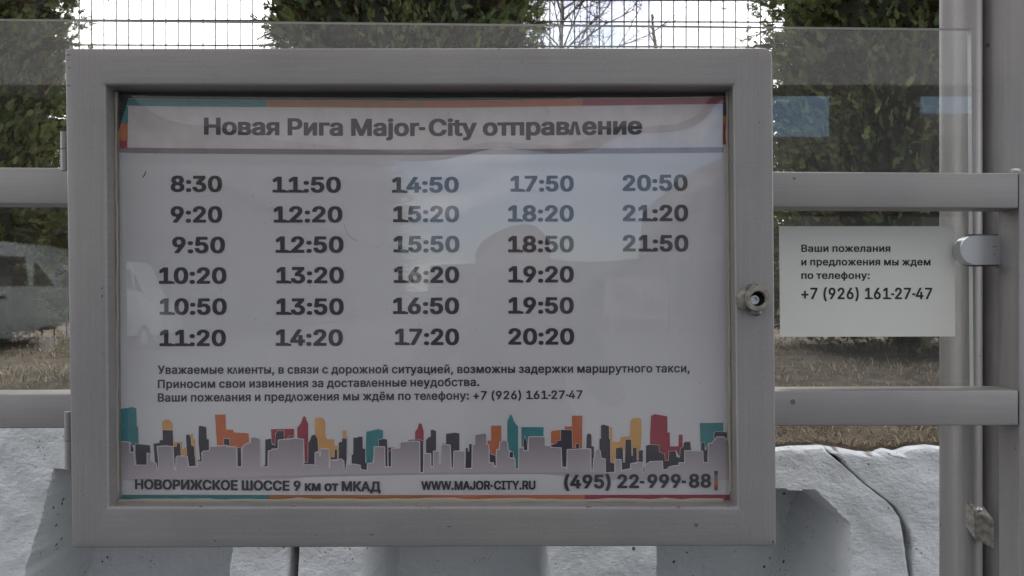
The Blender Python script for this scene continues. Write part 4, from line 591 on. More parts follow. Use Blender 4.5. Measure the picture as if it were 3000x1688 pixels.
# ================================================================== THUJAS
def spray(V, F, T, p, d, up, ln, c, rnd):
    """a flat feathery frond of scale foliage"""
    d = d.normalized(); s = d.cross(up)
    if s.length < 1e-3: s = d.orthogonal()
    s = s.normalized(); n = s.cross(d)
    def strip(a, b_, wd, cc):
        q = (b_-a); t = q.cross(n)
        if t.length < 1e-6: return
        t = t.normalized()*wd; b = len(V)
        V.extend([a, a+q*0.5+t, b_, a+q*0.5-t]); F.append((b, b+1, b+2, b+3)); T.extend([cc]*4)
    droop = Vector((0, 0, -1))*ln*0.16
    strip(p, p+d*ln+droop, ln*0.045, c)
    k = 6
    for i in range(k):
        f = 0.08+0.84*i/k; q = p+d*ln*f+droop*f*f; L2 = ln*(0.36-0.22*f)*rnd.uniform(0.75, 1.3)
        cc = tuple(x*rnd.uniform(0.9, 1.12) for x in c)
        for sg in (-1, 1):
            dd = (d*0.95+s*sg*0.62+n*rnd.uniform(-0.3, 0.3)).normalized()
            strip(q, q+dd*L2+Vector((0, 0, -L2*0.2)), L2*0.17, cc)
def crown_mesh(seed, H, Rr, nclump, per):
    rnd = random.Random(seed); V = []; F = []; T = []
    greens = [(0.120, 0.145, 0.050), (0.100, 0.128, 0.050), (0.145, 0.162, 0.055), (0.085, 0.110, 0.046), (0.165, 0.172, 0.062)]
    for i in range(nclump):
        z = H*(rnd.random()**0.9)*0.98+0.05
        a = rnd.uniform(0, 6.283)
        prof = min(1.0, 0.62+0.38*z/(0.16*H)) * (1 - max(0, (z/H-0.55)/0.45)**1.7*0.92)
        r = Rr*prof*(0.80+0.20*rnd.random()) * (1+0.07*noise.noise(Vector((a*1.2, z*2.2, seed))))
        c0 = Vector((r*math.cos(a), r*math.sin(a), z)); out = Vector((math.cos(a), math.sin(a), rnd.uniform(0.1, 0.9))).normalized()
        g = greens[int(rnd.random()*5)]; cr = rnd.uniform(0.04, 0.10)
        kk = rnd.uniform(0.82, 1.08)
        for j in range(per):
            off = Vector((rnd.gauss(0, 1), rnd.gauss(0, 1), rnd.gauss(0, 1)))*cr*0.62
            depth = -out*abs(rnd.gauss(0, 1))*0.03
            p = c0+off+depth
            d = (out*0.8 + Vector((rnd.gauss(0, .45), rnd.gauss(0, .45), 0.45+rnd.gauss(0, .4))) + off*4).normalized()
            up = Vector((rnd.gauss(0, 1), rnd.gauss(0, 1), rnd.gauss(0, 0.6)))
            roll = rnd.random()
            if roll < 0.05: c = (0.13, 0.09, 0.045)
            elif roll < 0.20: c = (0.185, 0.195, 0.075)
            else: c = g
            m_ = kk*rnd.uniform(0.85, 1.15)
            spray(V, F, T, p, d, up, rnd.uniform(0.032, 0.060), tuple(q*m_ for q in c), rnd)
    # the dense mass of twigs inside
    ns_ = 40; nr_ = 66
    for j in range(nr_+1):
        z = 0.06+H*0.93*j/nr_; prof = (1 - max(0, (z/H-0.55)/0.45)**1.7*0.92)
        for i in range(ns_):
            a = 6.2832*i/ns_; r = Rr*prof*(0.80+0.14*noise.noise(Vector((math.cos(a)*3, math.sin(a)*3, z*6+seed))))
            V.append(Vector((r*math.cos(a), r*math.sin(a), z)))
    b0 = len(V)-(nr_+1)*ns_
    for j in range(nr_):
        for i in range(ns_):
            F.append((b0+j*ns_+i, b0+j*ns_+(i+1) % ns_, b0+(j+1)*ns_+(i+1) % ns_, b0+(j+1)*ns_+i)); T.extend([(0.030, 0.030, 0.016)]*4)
    for i in range(2600):
        z = H*rnd.random()*0.95+0.05; a = rnd.uniform(0, 6.283)
        prof = (1 - max(0, (z/H-0.55)/0.45)**1.7*0.92)
        r = Rr*prof*(0.6+0.3*rnd.random()); p = Vector((r*math.cos(a), r*math.sin(a), z))
        spray(V, F, T, p, Vector((math.cos(a), math.sin(a), rnd.uniform(-.3, .8))), Vector((rnd.gauss(0, 1), rnd.gauss(0, 1), 1)), rnd.uniform(0.09, 0.15), tuple(q*rnd.uniform(.6, 1.2) for q in (0.06, 0.045, 0.025)), rnd)
    me = bpy.data.meshes.new('crown'); me.from_pydata([tuple(v) for v in V], [], F); me.update(); me.materials.append(M['leaf'])
    at_ = me.color_attributes.new('tint', 'FLOAT_COLOR', 'CORNER')
    at_.data.foreach_set('color', [q for c in T for q in (*c, 1.0)])
    return me
CROWN = [crown_mesh(11, 3.3, 0.53, 2000, 23), crown_mesh(23, 3.1, 0.53, 2000, 23)]
def trunk_mesh(H):
    bm = bmesh.new(); bm_tube(bm, [(0, 0, -0.1), (0.01, 0, 0.6), (-0.01, 0.01, 1.6), (0, 0, H*0.9)], [0.055, 0.045, 0.03, 0.006], 8)
    rnd = random.Random(5)
    for i in range(46):
        z = 0.15+rnd.random()*H*0.75; a = rnd.uniform(0, 6.28); l = 0.42*(1-z/H*0.6)
        d = Vector((math.cos(a), math.sin(a), 0.9)); bm_tube(bm, [Vector((0, 0, z)), Vector((0, 0, z))+d*l*0.5, Vector((0, 0, z))+d*l+Vector((0, 0, 0.08))], [0.012, 0.008, 0.003], 5)
    me = bpy.data.meshes.new('trunk'); bm.to_mesh(me); bm.free(); me.materials.append(M['bark']); return me
TRUNK = trunk_mesh(3.2)
def thuja(px, Y, variant, rot, scl, label, zbase=None):
    x = (px-1500)/2500*Y; t_ = empty('thuja_tree', (x, Y, (bank_z(x, Y) if zbase is None else zbase))); t_.rotation_euler = (0, 0, rot); t_.scale = scl
    tag(t_, label, 'tree', 'row of clipped thujas along the mesh fence')
    for nm, me in (('crown', CROWN[variant]), ('trunk', TRUNK)):
        c_ = bpy.data.objects.new(nm, me); col.objects.link(c_); c_.parent = t_
thuja(-200, 2.95, 0, 0.4, (0.83, 0.83, 1), 'thuja at the far left, cut by the left edge of the picture')
thuja(1195, 2.95, 1, 2.0, (0.86, 0.86, 1), 'thuja standing behind the middle of the notice board, only its crown showing above it')
thuja(2665, 2.95, 0, 3.3, (0.93, 0.90, 1), 'full thuja seen through the glass right of the notice board')
thuja(-1650, 2.95, 1, 5.0, (1, 1, 1), 'thuja beyond the left end of the row, out of the picture')
thuja(4080, 2.95, 1, 1.1, (1, 1, 1), 'thuja beyond the right post, out of the picture')

def far_wood():
    bm = bmesh.new(); rn = random.Random(4); src = crown_mesh(31, 1.0, 0.42, 300, 9)
    for i in range(26):
        k = len(bm.verts); bm.from_mesh(src); bm.verts.ensure_lookup_table()
        M4 = Matrix.Translation((-8.5+i*0.66+rn.uniform(-.15, .15), 5.4+rn.uniform(-.3, .5), 1.2)) @ Matrix.Rotation(rn.uniform(0, 6), 4, 'Z') @ Matrix.Scale(rn.uniform(0.9, 1.1), 4)
        bmesh.ops.transform(bm, matrix=M4, verts=bm.verts[k:])
    me = bpy.data.meshes.new('far_wood'); bm.to_mesh(me); bm.free(); me.materials.append(M['leaf'])
    o = bpy.data.objects.new('far_wood', me); col.objects.link(o)
    tag(o, 'low dark belt of evergreen scrub far behind the mesh fence', 'undergrowth', kind='stuff')
far_wood()

# ================================================================== MESH FENCE
YF = 3.50
fence = empty('mesh_fence', (0, YF, 1.1))
tag(fence, 'grey welded wire mesh fence behind the row of thujas', 'fence')
def wire_mesh(name, length, r, vert):
    bm = bmesh.new(); a = (0, 0, 0); b = (0, 0, length) if vert else (length, 0, 0); bm_tube(bm, [a, b], r, 6)
    me = bpy.data.meshes.new(name); bm.to_mesh(me); bm.free(); me.materials.append(M['wire']); return me
zs = [P(0, y, YF).z for y in (128, 55)]
vm = wire_mesh('wire', 2.1, 0.0030, True); hm = wire_mesh('wire', 6.9, 0.0038, False)
x_first = (232-1500)/2500*YF
for i in range(-44, 94):
    o = bpy.data.objects.new('wire', vm); col.objects.link(o); o.parent = fence; o.location = (x_first+i*0.0508, 0.0, 0.03)
for z in [zs[0]-0.2*k for k in range(1, 7)] + [zs[0], zs[1], zs[1]+0.088, zs[1]+0.29, zs[1]+0.49]:
    o = bpy.data.objects.new('wire', hm); col.objects.link(o); o.parent = fence; o.location = (-3.95, -0.005, z-1.1); o.rotation_euler = (0, R(0.18), 0)
for x in (-3.96, -2.10, -0.20, 1.70):
    box('post', (x-0.03, YF+0.006, 1.05), (x+0.03, YF+0.046, 3.25), M['wire'], fence, 0.004)

# ================================================================== BARE BIRCH AND BROKEN STEM
def birch():
    t_ = empty('birch_tree', ((1650-1500)/2500*8.0, 8.0, 1.1)); base = t_.location
    tag(t_, 'bare birch with thin tangled branches beyond the fence', 'tree')
    rnd = random.Random(12)
    tp = [base+Vector((0.02*math.sin(i), 0, i*0.55-0.1)) for i in range(11)]
    bm = bmesh.new(); bm_tube(bm, tp, [0.032+0.0*i if i < 3 else max(0.006, 0.030-0.0022*i) for i in range(11)], 8); bm_obj('trunk', bm, M['birch'], t_, True)
    bm = bmesh.new()
    def grow(p, d, l, r, lv):
        pts = [p]; q = p.copy(); dd = d.copy()
        for k in range(5):
            dd = (dd+Vector((rnd.gauss(0, .16), rnd.gauss(0, .16), rnd.gauss(0.03, .12)))).normalized(); q = q+dd*l/5; pts.append(q.copy())
        bm_tube(bm, pts, [r*(1-0.14*k) for k in range(6)], 4, False)
        if lv > 0:
            for k in range(1, 6):
                for _ in range(1 if rnd.random() < 0.75 else 2):
                    sd_ = Vector((rnd.gauss(0, 1), rnd.gauss(0, 1), rnd.gauss(0.2, .6))).normalized()
                    grow(pts[k], (dd*0.6+sd_*0.8).normalized(), l*rnd.uniform(0.4, 0.65), r*0.55, lv-1)
    for i in range(44):
        z = 0.9+rnd.random()*3.3; a = rnd.uniform(0, 6.28)
        grow(base+Vector((0, 0, z)), Vector((math.cos(a), 0.6*math.sin(a), rnd.uniform(0.5, 1.3))).normalized(), rnd.uniform(0.5, 1.0), rnd.uniform(0.009, 0.016), 2)
    bm_obj('branches', bm, M['twig'], t_)
birch()
bm = bmesh.new(); pb = [P(1924, 420, 7.0), P(1922, 200, 7.0), P(1921, 139, 7.0), P(1915, 100, 7.0), P(1912, 70, 7.0), P(1910, 42, 7.0)]
pb.insert(0, Vector((pb[0].x, 7.0, 1.0)))
bm_tube(bm, pb, [0.035, 0.03, 0.016, 0.015, 0.013, 0.010, 0.009], 7)
for a, b, c in (((1919, 130), (1906, 108), (1903, 90)), ((1914, 90), (1905, 80), (1899, 86)), ((1921, 160), (1935, 140), (1938, 120)), ((1912, 60), (1916, 50), (1915, 44))):
    bm_tube(bm, [P(*a, 7.0), P(*b, 7.0), P(*c, 7.0)], [0.006, 0.004, 0.002], 5)
tag(bm_obj('broken_stem', bm, M['twig'], None, True), 'thin snapped off tree stem standing against the sky right of the birch', 'tree stump')

# ================================================================== SHELTER FRAME, GLASS, POSTS
shf = empty('bus_shelter', (P(2990, 844, 0.90).x, 0.90, 0.0))
tag(shf, 'silver painted steel shelter with two horizontal rails, clear glass pane and rounded posts at right', 'bus shelter')
def quad_member(name, c4, y0, dep, m, parent, bev=0.0016):
    """square tube between four measured corners (TL, TR, BR, BL) on its front plane"""
    f = [P(*c, y0) for c in c4]; b = [p+Vector((0, dep, 0)) for p in f]
    bm = bmesh.new(); vs = [bm.verts.new(p) for p in f+b]
    for q in ((0, 1, 2, 3), (7, 6, 5, 4), (0, 4, 5, 1), (1, 5, 6, 2), (2, 6, 7, 3), (3, 7, 4, 0)): bm.faces.new([vs[i] for i in q])
    bmesh.ops.bevel(bm, geom=bm.edges[:], offset=bev, segments=3, profile=0.5, affect='EDGES')
    return bm_obj(name, bm, m, parent, True)
YR = 0.90
quad_member('rail', [(-500, 488), (2984, 507), (2984, 611), (-500, 595)], YR, 0.04, M['rail'], shf)
quad_member('rail', [(-500, 1157), (2984, 1143), (2984, 1247), (-500, 1257)], YR, 0.04, M['rail'], shf)
quad_member('upright', [(2986, 505), (3097, 505), (3110, 3950), (2994, 3950)], YR, 0.04, M['post'], shf)
quad_member('upright', [(-612, 486), (-502, 486), (-502, 3950), (-612, 3950)], YR, 0.04, M['post'], shf)
# peeling paint left on the tube corners
rnd = random.Random(2)
def flake(cx, cy, s, y, parent, m):
    bm = bmesh.new(); pts = []
    for k in range(9):
        a = k/9*6.283; r = s*rnd.uniform(0.55, 1.1); pts.append(bm.verts.new(P(cx+r*math.cos(a)*1.6, cy+r*math.sin(a)*0.6, y) + Vector((0, rnd.uniform(-0.0025, 0.0), 0))))
    c_ = bm.verts.new(P(cx, cy, y)+Vector((0, -0.003, 0)))
    for k in range(9): bm.faces.new((pts[k], pts[(k+1) % 9], c_))
    return bm_obj('paint_flake', bm, m, parent)
M['flake'] = mat('loose_paint', (0.6, 0.6, 0.58), 0.6)
flake(2972, 500, 12, YR-0.0005, shf, M['flake']); flake(2972, 1126, 12, YR+0.02, shf, M['flake']); flake(2300, 619, 6, YR+0.03, shf, M['flake'])

# glass pane clipped behind the rails
YG = 0.956
gc = [P(-700, 48, YG), P(2845, 84, YG), P(2853, 1235, YG), P(-700, 1235, YG)]
gb = [p+Vector((0, 0.008, 0)) for p in gc]
pane = mesh_obj('glass_pane', gc, [(0, 3, 2, 1)], M['glass'], shf)
e = mesh_obj('polished_edge', gc+gb, [(0, 1, 5, 4), (1, 2, 6, 5), (2, 3, 7, 6), (3, 0, 4, 7)], M['glass_edge'], pane)

# posts behind the glass
YP = 1.00
def profile_post(name, pts, m, label, cat, ytop=2.359):
    """upright from an x,y outline"""
    o = prism(name, pts, 0.0, ytop, m, shf, 'z', 0.0, True)
    return tag(o, label)
def px2x(px, Y=YP): return (px-1500)/2500*Y
r1 = (px2x(2906)-px2x(2806))/2; cx = px2x(2856)
pts = [(cx+r1*math.cos(a), YP+0.032+0.032*math.sin(a)) for a in [i/28*2*math.pi for i in range(28)]]
round_post = profile_post('post', pts, M['post'], 'round silver post standing just right of the tall thuja, behind the glass edge', 'post')
w2 = 0.100; x2 = px2x(2914); rr = 0.024
pts = []
for (qx, qy, a0) in ((x2+rr, YP+0.012+rr, 180), (x2+w2-rr, YP+0.012+rr, 270), (x2+w2-rr, YP+0.112-rr, 0), (x2+rr, YP+0.112-rr, 90)):
    for k in range(8):
        a = R(a0+k/7*90); pts.append((qx+rr*math.cos(a), qy+rr*math.sin(a)))
big_post = profile_post('post', pts, M['post'], 'wide rounded silver post at the right edge carrying the shelter roof', 'post')
# bracket between the two posts
a4 = [P(2856, 1500, 0.984), P(2913, 1524, 0.984), P(2913, 1610, 0.984), P(2856, 1580, 0.984)]
bm = bmesh.new(); vs = [bm.verts.new(p) for p in a4+[q+Vector((0, 0.030, 0.014)) for q in a4]]
for q in ((0, 1, 2, 3), (7, 6, 5, 4), (0, 4, 5, 1), (1, 5, 6, 2), (2, 6, 7, 3), (3, 7, 4, 0)): bm.faces.new([vs[i] for i in q])
bmesh.ops.bevel(bm, geom=bm.edges[:], offset=0.001, segments=2, affect='EDGES'); br = bm_obj('bracket', bm, M['cast'], shf)
bm = bmesh.new(); bmesh.ops.create_icosphere(bm, subdivisions=2, radius=0.0035, matrix=Matrix.Translation(P(2868, 1493, 0.982))); bm_obj('weld_bead', bm, M['steel'], br, True)

# chrome glass clamp
cl_ = None
def dprism(name, x0_, x1_, yt, yb, y0, y1, m, bev, par):
    pts = []; r = (yb-yt)/2; cy = (yt+yb)/2
    for k in range(17):
        a = math.pi/2+k/16*math.pi; p_ = P(x0_+r+r*math.cos(a), cy-r*math.sin(a), y0); pts.append((p_.x, p_.z))
    for q in ((x1_, yb), (x1_, yt)):
        p_ = P(*q, y0); pts.append((p_.x, p_.z))
    return prism(name, pts, y0, y1, m, par, 'y', bev, False)
M['rubber'] = mat('clear_gasket', (0.12, 0.13, 0.13), 0.5)
cl_ = dprism('glass_clamp', 2812, 2960, 690, 776, 0.936, 0.951, M['chrome'], 0.0009, shf)
dprism('gasket', 2800, 2950, 686, 781, 0.9525, 0.9558, M['rubber'], 0.0004, cl_)
dprism('jaw', 2808, 2960, 690, 776, 0.966, 0.980, M['chrome'], 0.0015, cl_)
bm = bmesh.new(); bm_tube(bm, [P(2905, 733, 0.951), P(2905, 733, 0.966)], 0.004, 12); bm_obj('screw', bm, M['steel'], cl_, True)
box('foot', (P(2952, 0, 0.94).x, 0.934, P(0, 783, 0.94).z), (P(2986, 0, 0.90).x+0.002, 0.944, P(0, 690, 0.94).z), M['cast'], cl_, 0.001)

# card taped to the glass
card = empty('contact_card', P(2540, 825, YG-0.0006)); tag(card, 'plain white card with a telephone number stuck on the glass between the rails', 'notice')
YC = YG-0.0012
cc = [P(2283, 663, YC), P(2796, 663, YC), P(2799, 986, YC), P(2286, 987, YC)]
cb = [p+Vector((0, 0.0008, 0)) for p in cc]
mesh_obj('sheet', cc+cb, [(0, 3, 2, 1), (4, 5, 6, 7), (0, 1, 5, 4), (1, 2, 6, 5), (2, 3, 7, 6), (3, 0, 4, 7)], M['card'], card)
K = 1.16460
def conv_card(x, y): return P(x, y, YC-0.0003)
for txt, xa, xb, ba, cp in (('Ваши пожелания', 2016, 2240, 634, 18.5), ('и предложения мы ждем', 2016, 2341, 668, 18.5), ('по телефону:', 2016, 2188, 702, 18.5), ('+7 (926) 161-27-47', 2016, 2345, 753, 29)):
    flat_mesh('text_line', set_text(txt, 'M', xa*K, xb*K, ba*K, ba*K, cp*K), INK['cardtext'], card, conv_card)

# ================================================================== NOTICE BOARD
nb_ = empty('notice_board', P(1232, 1600, YB) + Vector((0, 0.03, 0)))
tag(nb_, 'silver painted steel display case with a glazed door and a barrel lock, holding the timetable', 'display case')
def ring_loop(c4, rad, y, n=6):
    """rounded quad through measured corners TL, TR, BR, BL, moved by plain offset"""
    P4 = [Vector((p.x, 0, p.z)) for p in (P(*c, YB) for c in c4)]; out = []
    for i in range(4):
        p = P4[i]; a = (P4[i-1]-p).normalized(); b = (P4[(i+1) % 4]-p).normalized(); r = rad[i]
        cen = p+a*r+b*r
        for k in range(n):
            t = k/(n-1)*math.pi/2
            out.append(Vector((0, y, 0)) + cen - b*r*math.cos(t) - a*r*math.sin(t))
    return out
def offs(c4, d):     # shrink a quad by d photograph units
    (a, b, c, e) = c4
    return [(a[0]+d, a[1]+d), (b[0]-d, b[1]+d), (c[0]-d, c[1]-d), (e[0]+d, e[1]-d)]
OUT = [(190, 142), (2263, 140), (2275, 1600), (211, 1606)]; INN = [(308, 250), (2148, 252), (2160, 1485), (318, 1484)]
bev = 5.0; b_m = bev/2500*YB
ro = [0.0035, 0.0080, 0.0030, 0.0030]; ri = [0.0012]*4
loops = [ring_loop(OUT, ro, YB+0.030), ring_loop(OUT, ro, YB+b_m)]
for a in (30, 60): loops.append(ring_loop(offs(OUT, bev*(1-math.cos(R(a)))), ro, YB+b_m*(1-math.sin(R(a)))))
loops.append(ring_loop(offs(OUT, bev), ro, YB))
for k in range(1, 4):    # the flat of the tube, very slightly crowned
    f = k/4; q = [(o_[0]+(i_[0]-o_[0])*f, o_[1]+(i_[1]-o_[1])*f) for o_, i_ in zip(OUT, INN)]
    loops.append(ring_loop(q, [ro[j]*(1-f)+ri[j]*f for j in range(4)], YB-0.0002))
bi = 9.0; bi_m = bi/2500*YB
loops.append(ring_loop(offs(INN, -bi), ri, YB))
for a in (70, 50, 30, 15): loops.append(ring_loop(offs(INN, -bi*(1-math.cos(R(a)))), ri, YB+bi_m*(1-math.sin(R(a)))))
loops += [ring_loop(INN, ri, YB+bi_m), ring_loop(INN, ri, YB+0.030)]
V = [v for l in loops for v in l]; n = len(loops[0]); nl = len(loops)
F = [(j*n+i, j*n+(i+1) % n, ((j+1) % nl)*n+(i+1) % n, ((j+1) % nl)*n+i) for j in range(nl) for i in range(n)]
bm = bmesh.new(); bv = [bm.verts.new(v) for v in V]
for f in F: bm.faces.new([bv[i] for i in f])
o = bm_obj('door_frame', bm, M['frame'], nb_, True)
if hasattr(o.data, 'set_sharp_from_angle'): o.data.set_sharp_from_angle(angle=R(35))
# body of the case behind the door
c0 = P(214, 160, YB); c1 = P(2252, 1588, YB)
bm = bmesh.new()
for lo, hi in (((c0.x, 0.8625, c1.z), (c1.x, 0.866, c0.z)), ((c0.x, 0.8661, c1.z), (c0.x+0.003, 0.8985, c0.z)), ((c1.x-0.003, 0.8661, c1.z), (c1.x, 0.8985, c0.z)), ((c0.x+0.0031, 0.8661, c0.z-0.003), (c1.x-0.0031, 0.8985, c0.z)), ((c0.x+0.0031, 0.8661, c1.z), (c1.x-0.0031, 0.8985, c1.z+0.003)), ((c0.x+0.0031, 0.8955, c1.z+0.0031), (c1.x-0.0031, 0.8984, c0.z-0.0031))):
    bm_box(bm, lo, hi)
bm_obj('case_body', bm, M['rail'], nb_)
i0 = P(280, 225, YB); i1 = P(2185, 1510, YB)
mesh_obj('backing_board', [(i0.x, 0.8621, i0.z), (i1.x, 0.8621, i0.z), (i1.x, 0.8621, i1.z), (i0.x, 0.8621, i1.z)], [(0, 3, 2, 1)], M['dark'], nb_)
# hinges: barrels on the left edge
for (ya, yb, yc) in ((378, 430, 494), (1213, 1299, 1384)):
    for s_, (u, v_) in enumerate(((ya, yb-1), (yb+1, yc))):
        bm = bmesh.new(); x_ = P(187+((u-140)/1465*20), 0, YB+0.016).x
        bm_tube(bm, [Vector((x_, YB+0.016, P(0, u, YB).z)), Vector((x_, YB+0.016, P(0, v_, YB).z))], 0.0042, 14); bm_obj('hinge_barrel', bm, M['rail'], nb_, True)
for u in (494,):
    bm = bmesh.new(); bm_box(bm, (P(178, 0, YB).x, YB+0.010, P(0, u+5, YB).z), (P(192, 0, YB).x, YB+0.014, P(0, u+1, YB).z)); bm_obj('hinge_leaf', bm, M['cast'], nb_)
# barrel lock
LX, LY = 2221, 877
def lathe(name, prof, cen, m, parent, n=36):
    bm = bmesh.new(); rings = []
    for r, y in prof: rings.append([bm.verts.new((cen.x+r*math.cos(2*math.pi*k/n), y, cen.z+r*math.sin(2*math.pi*k/n))) for k in range(n)])
    for i in range(len(rings)-1):
        for k in range(n): bm.faces.new((rings[i][k], rings[i][(k+1) % n], rings[i+1][(k+1) % n], rings[i+1][k]))
    bm.faces.new(rings[-1]); return bm_obj(name, bm, m, parent, True)
YL = 0.812
cen = P(2222, 876, YL); mm_ = YL/2500
lk_ = lathe('lock_barrel', [(32*mm_, YB-0.0004), (34*mm_, YB-0.008), (38*mm_, YL+0.003), (37*mm_, YL+0.0006), (35*mm_, YL), (25*mm_, YL), (22*mm_, YL+0.001), (21*mm_, YL+0.003), (20*mm_, YL+0.012)], cen, M['cast'], nb_)
lk_.data.materials.append(M['black']); 
lathe('lock_core', [(15*mm_, YL+0.0119), (15*mm_, YL+0.006), (13*mm_, YL+0.005), (9*mm_, YL+0.005), (8.5*mm_, YL+0.008)], cen+Vector((-0.0022, 0, -0.001)), M['steel'], nb_)
lathe('lock_well', [(20.4*mm_, YL+0.0030), (20.2*mm_, YL+0.0117)], cen, M['black'], nb_)
# cast ears of the lock housing
bm = bmesh.new()
c_ = P(2205, 877, YB-0.006)
for dx, dz, sx, sz in ((-0.0085, 0.0, 0.0075, 0.0105), (0.002, 0.0115, 0.006, 0.004), (0.004, -0.0125, 0.0055, 0.0035)):
    r_ = bmesh.ops.create_icosphere(bm, subdivisions=3, radius=1.0)
    for v in r_['verts']: v.co = Vector((c_.x+dx+v.co.x*sx, c_.y+0.002+v.co.y*0.0055, c_.z+dz+v.co.z*sz)) + noise.noise_vector(v.co*3)*0.0007
bm_obj('lock_housing', bm, M['cast'], nb_, True)
# sealant bead round the cover
M['bead'] = M['sealant']
def bead(path, r):
    bm = bmesh.new(); pts = []
    for i in range(len(path)-1):
        a = Vector(path[i]); b = Vector(path[i+1]); k = max(2, int((b-a).length/0.008))
        for j in range(k):
            p = a.lerp(b, j/k); pts.append(p+noise.noise_vector(p*40)*0.0009)
    bm_tube(bm, pts, [r*(1+0.6*noise.noise(p*70)) for p in pts], 7); return bm_obj('sealant_bead', bm, M['bead'], nb_, True)
def PI_(px, py): return P(px, py, YB) + Vector((0, 0.0195, 0))
bead([PI_(322, 1482), PI_(1200, 1482), PI_(2158, 1482)], 0.0024)
bead([PI_(312, 256), PI_(318, 1480)], 0.0012)
bead([PI_(2146, 258), PI_(2156, 1480)], 0.0014)
# dirt specks and moss lodged along the lower lip and a chipped corner
bm = bmesh.new(); rn = random.Random(8)
for _ in range(26):
    px = rn.choice([rn.uniform(330, 2150), rn.gauss(830, 60), rn.gauss(1220, 30), rn.gauss(1790, 40)])
    r_ = bmesh.ops.create_icosphere(bm, subdivisions=1, radius=1.0); s_ = rn.uniform(0.0004, 0.0011); q = P(px, 1485, YB)+Vector((0, rn.uniform(0.0, 0.004), 0.0))
    for v in r_['verts']: v.co = q+Vector((v.co.x*s_*rn.uniform(1, 2.5), v.co.y*s_, v.co.z*s_*0.7))
tag(bm_obj('moss_specks', bm, mat('dry_moss', (0.16, 0.14, 0.03), 0.95), nb_), kind='stuff')

# nicks in the paint
bm = bmesh.new(); rn = random.Random(21)
for x, y, a, b in ((200, 161, 11, 2.0), (198, 176, 7, 1.6), (203, 199, 9, 1.8), (201, 251, 10, 1.8), (298, 845, 2.0, 6), (299, 868, 2.4, 7), (1316, 1543, 9, 1.8), (1088, 1567, 10, 2.4), (925, 1569, 3.5, 2), (2265, 1588, 4, 6.5), (2196, 1568, 2, 3), (760, 1555, 3, 1.6), (1530, 182, 8, 1.4), (2225, 360, 2, 3), (240, 1440, 2, 3), (301, 1035, 2.5, 2.5), (2240, 1105, 2, 2.5)):
    k = 7; c0_ = [bm.verts.new(P(x+a/1.3*math.cos(6.283*i/k)*rn.uniform(0.6, 1.1), y+b/1.3*math.sin(6.283*i/k)*rn.uniform(0.6, 1.1), YB-0.0005)) for i in range(k)]
    bm.faces.new(c0_)
bm_obj('paint_chip', bm, mat('exposed_primer', (0.07, 0.055, 0.045), 0.9), nb_)

# clear cover
YA = 0.8500
q = [P(c[0], c[1], YB) for c in offs(INN, 1)]
V = []; F = []; nx_ = 60; nz_ = 44            # the acrylic is bowed a little towards the viewer
for j in range(nz_+1):
    for i in range(nx_+1):
        u = i/nx_; v = j/nz_; a_ = q[0].lerp(q[1], u); b_ = q[3].lerp(q[2], u); p = a_.lerp(b_, v)
        uu = 2*u-1; vv = 2*v-1
        p.y = 0.8515 - 0.0072*(1-vv*vv)*(1-uu**4*0.8) + 0.0011*noise.noise(Vector((u*3.1, v*2.2, 4))) + 0.00035*noise.noise(Vector((u*8, v*7, 1)))
        V.append(p)
for j in range(nz_):
    for i in range(nx_): k = j*(nx_+1)+i; F.append((k, k+nx_+1, k+nx_+2, k+1))
mesh_obj('cover_pane', V, F, M['acrylic'], nb_, True)

# ================================================================== TIMETABLE POSTER
YPO = 0.8575
poster = empty('timetable_poster', P(1240, 1468, YPO)); tag(poster, 'printed departure timetable sheet inside the display case, with a colourful city skyline along its foot', 'poster')
def surf(x, y):
    """gentle curl of the sheet at photograph point x, y"""
    u = (x-340)/1790; v = (y-285)/1185
    d = 0.0010*math.sin(u*5.1+v*2.0) + 0.0007*math.sin(v*6+u*3)
    d += -0.0022*math.exp(-((x-345)/45)**2)*math.exp(-((y-300)/200)**2)
    d += 0.0011*math.exp(-((y-475-35*u)/22)**2)
    d -= 0.0009*math.exp(-(((x-520)*0.42-(y-480))/26)**2)*sstep(460, 560, y)*(1-sstep(650, 760, y))
    d -= 0.0008*math.exp(-(((2050-x)*0.9-(y-560))/40)**2)*sstep(470, 560, y)*(1-sstep(800, 900, y))
    d += 0.0006*math.sin(u*14+math.sin(v*7)*1.5)*math.exp(-(v/0.35)**2)
    return max(-0.0045, min(0.0035, d))
def sag(x, y):
    k = 1-sstep(430, 640, y); u = (x-340)/1790
    s_ = math.sin(math.pi*min(max(u, 0), 1))
    return y + k*(6*s_ - 10*max(0, u-0.55)*(1-sstep(300, 420, y)))
def conv(off):
    def f(x, y):
        yy = sag(x, y); d = surf(x, yy); p = P(x, yy, YPO); p.y = YPO+d-off; return p
    return f
def left_edge(y): return 378-(y-288)*0.30 if y < 420 else 338+(y-420)*0.008
nxp, nyp = 150, 100; V = []; F = []
for j in range(nyp+1):
    y = 288+(1470-288)*j/nyp
    xl_ = left_edge(y); xr_ = 2134+(y-288)*0.006
    for i in range(nxp+1):
        x = xl_+(xr_-xl_)*i/nxp; V.append(conv(0)(x, y))
for j in range(nyp):
    for i in range(nxp): a = j*(nxp+1)+i; F.append((a, a+nxp+1, a+nxp+2, a+1))
mesh_obj('sheet', V, F, M['paper'], poster, True)
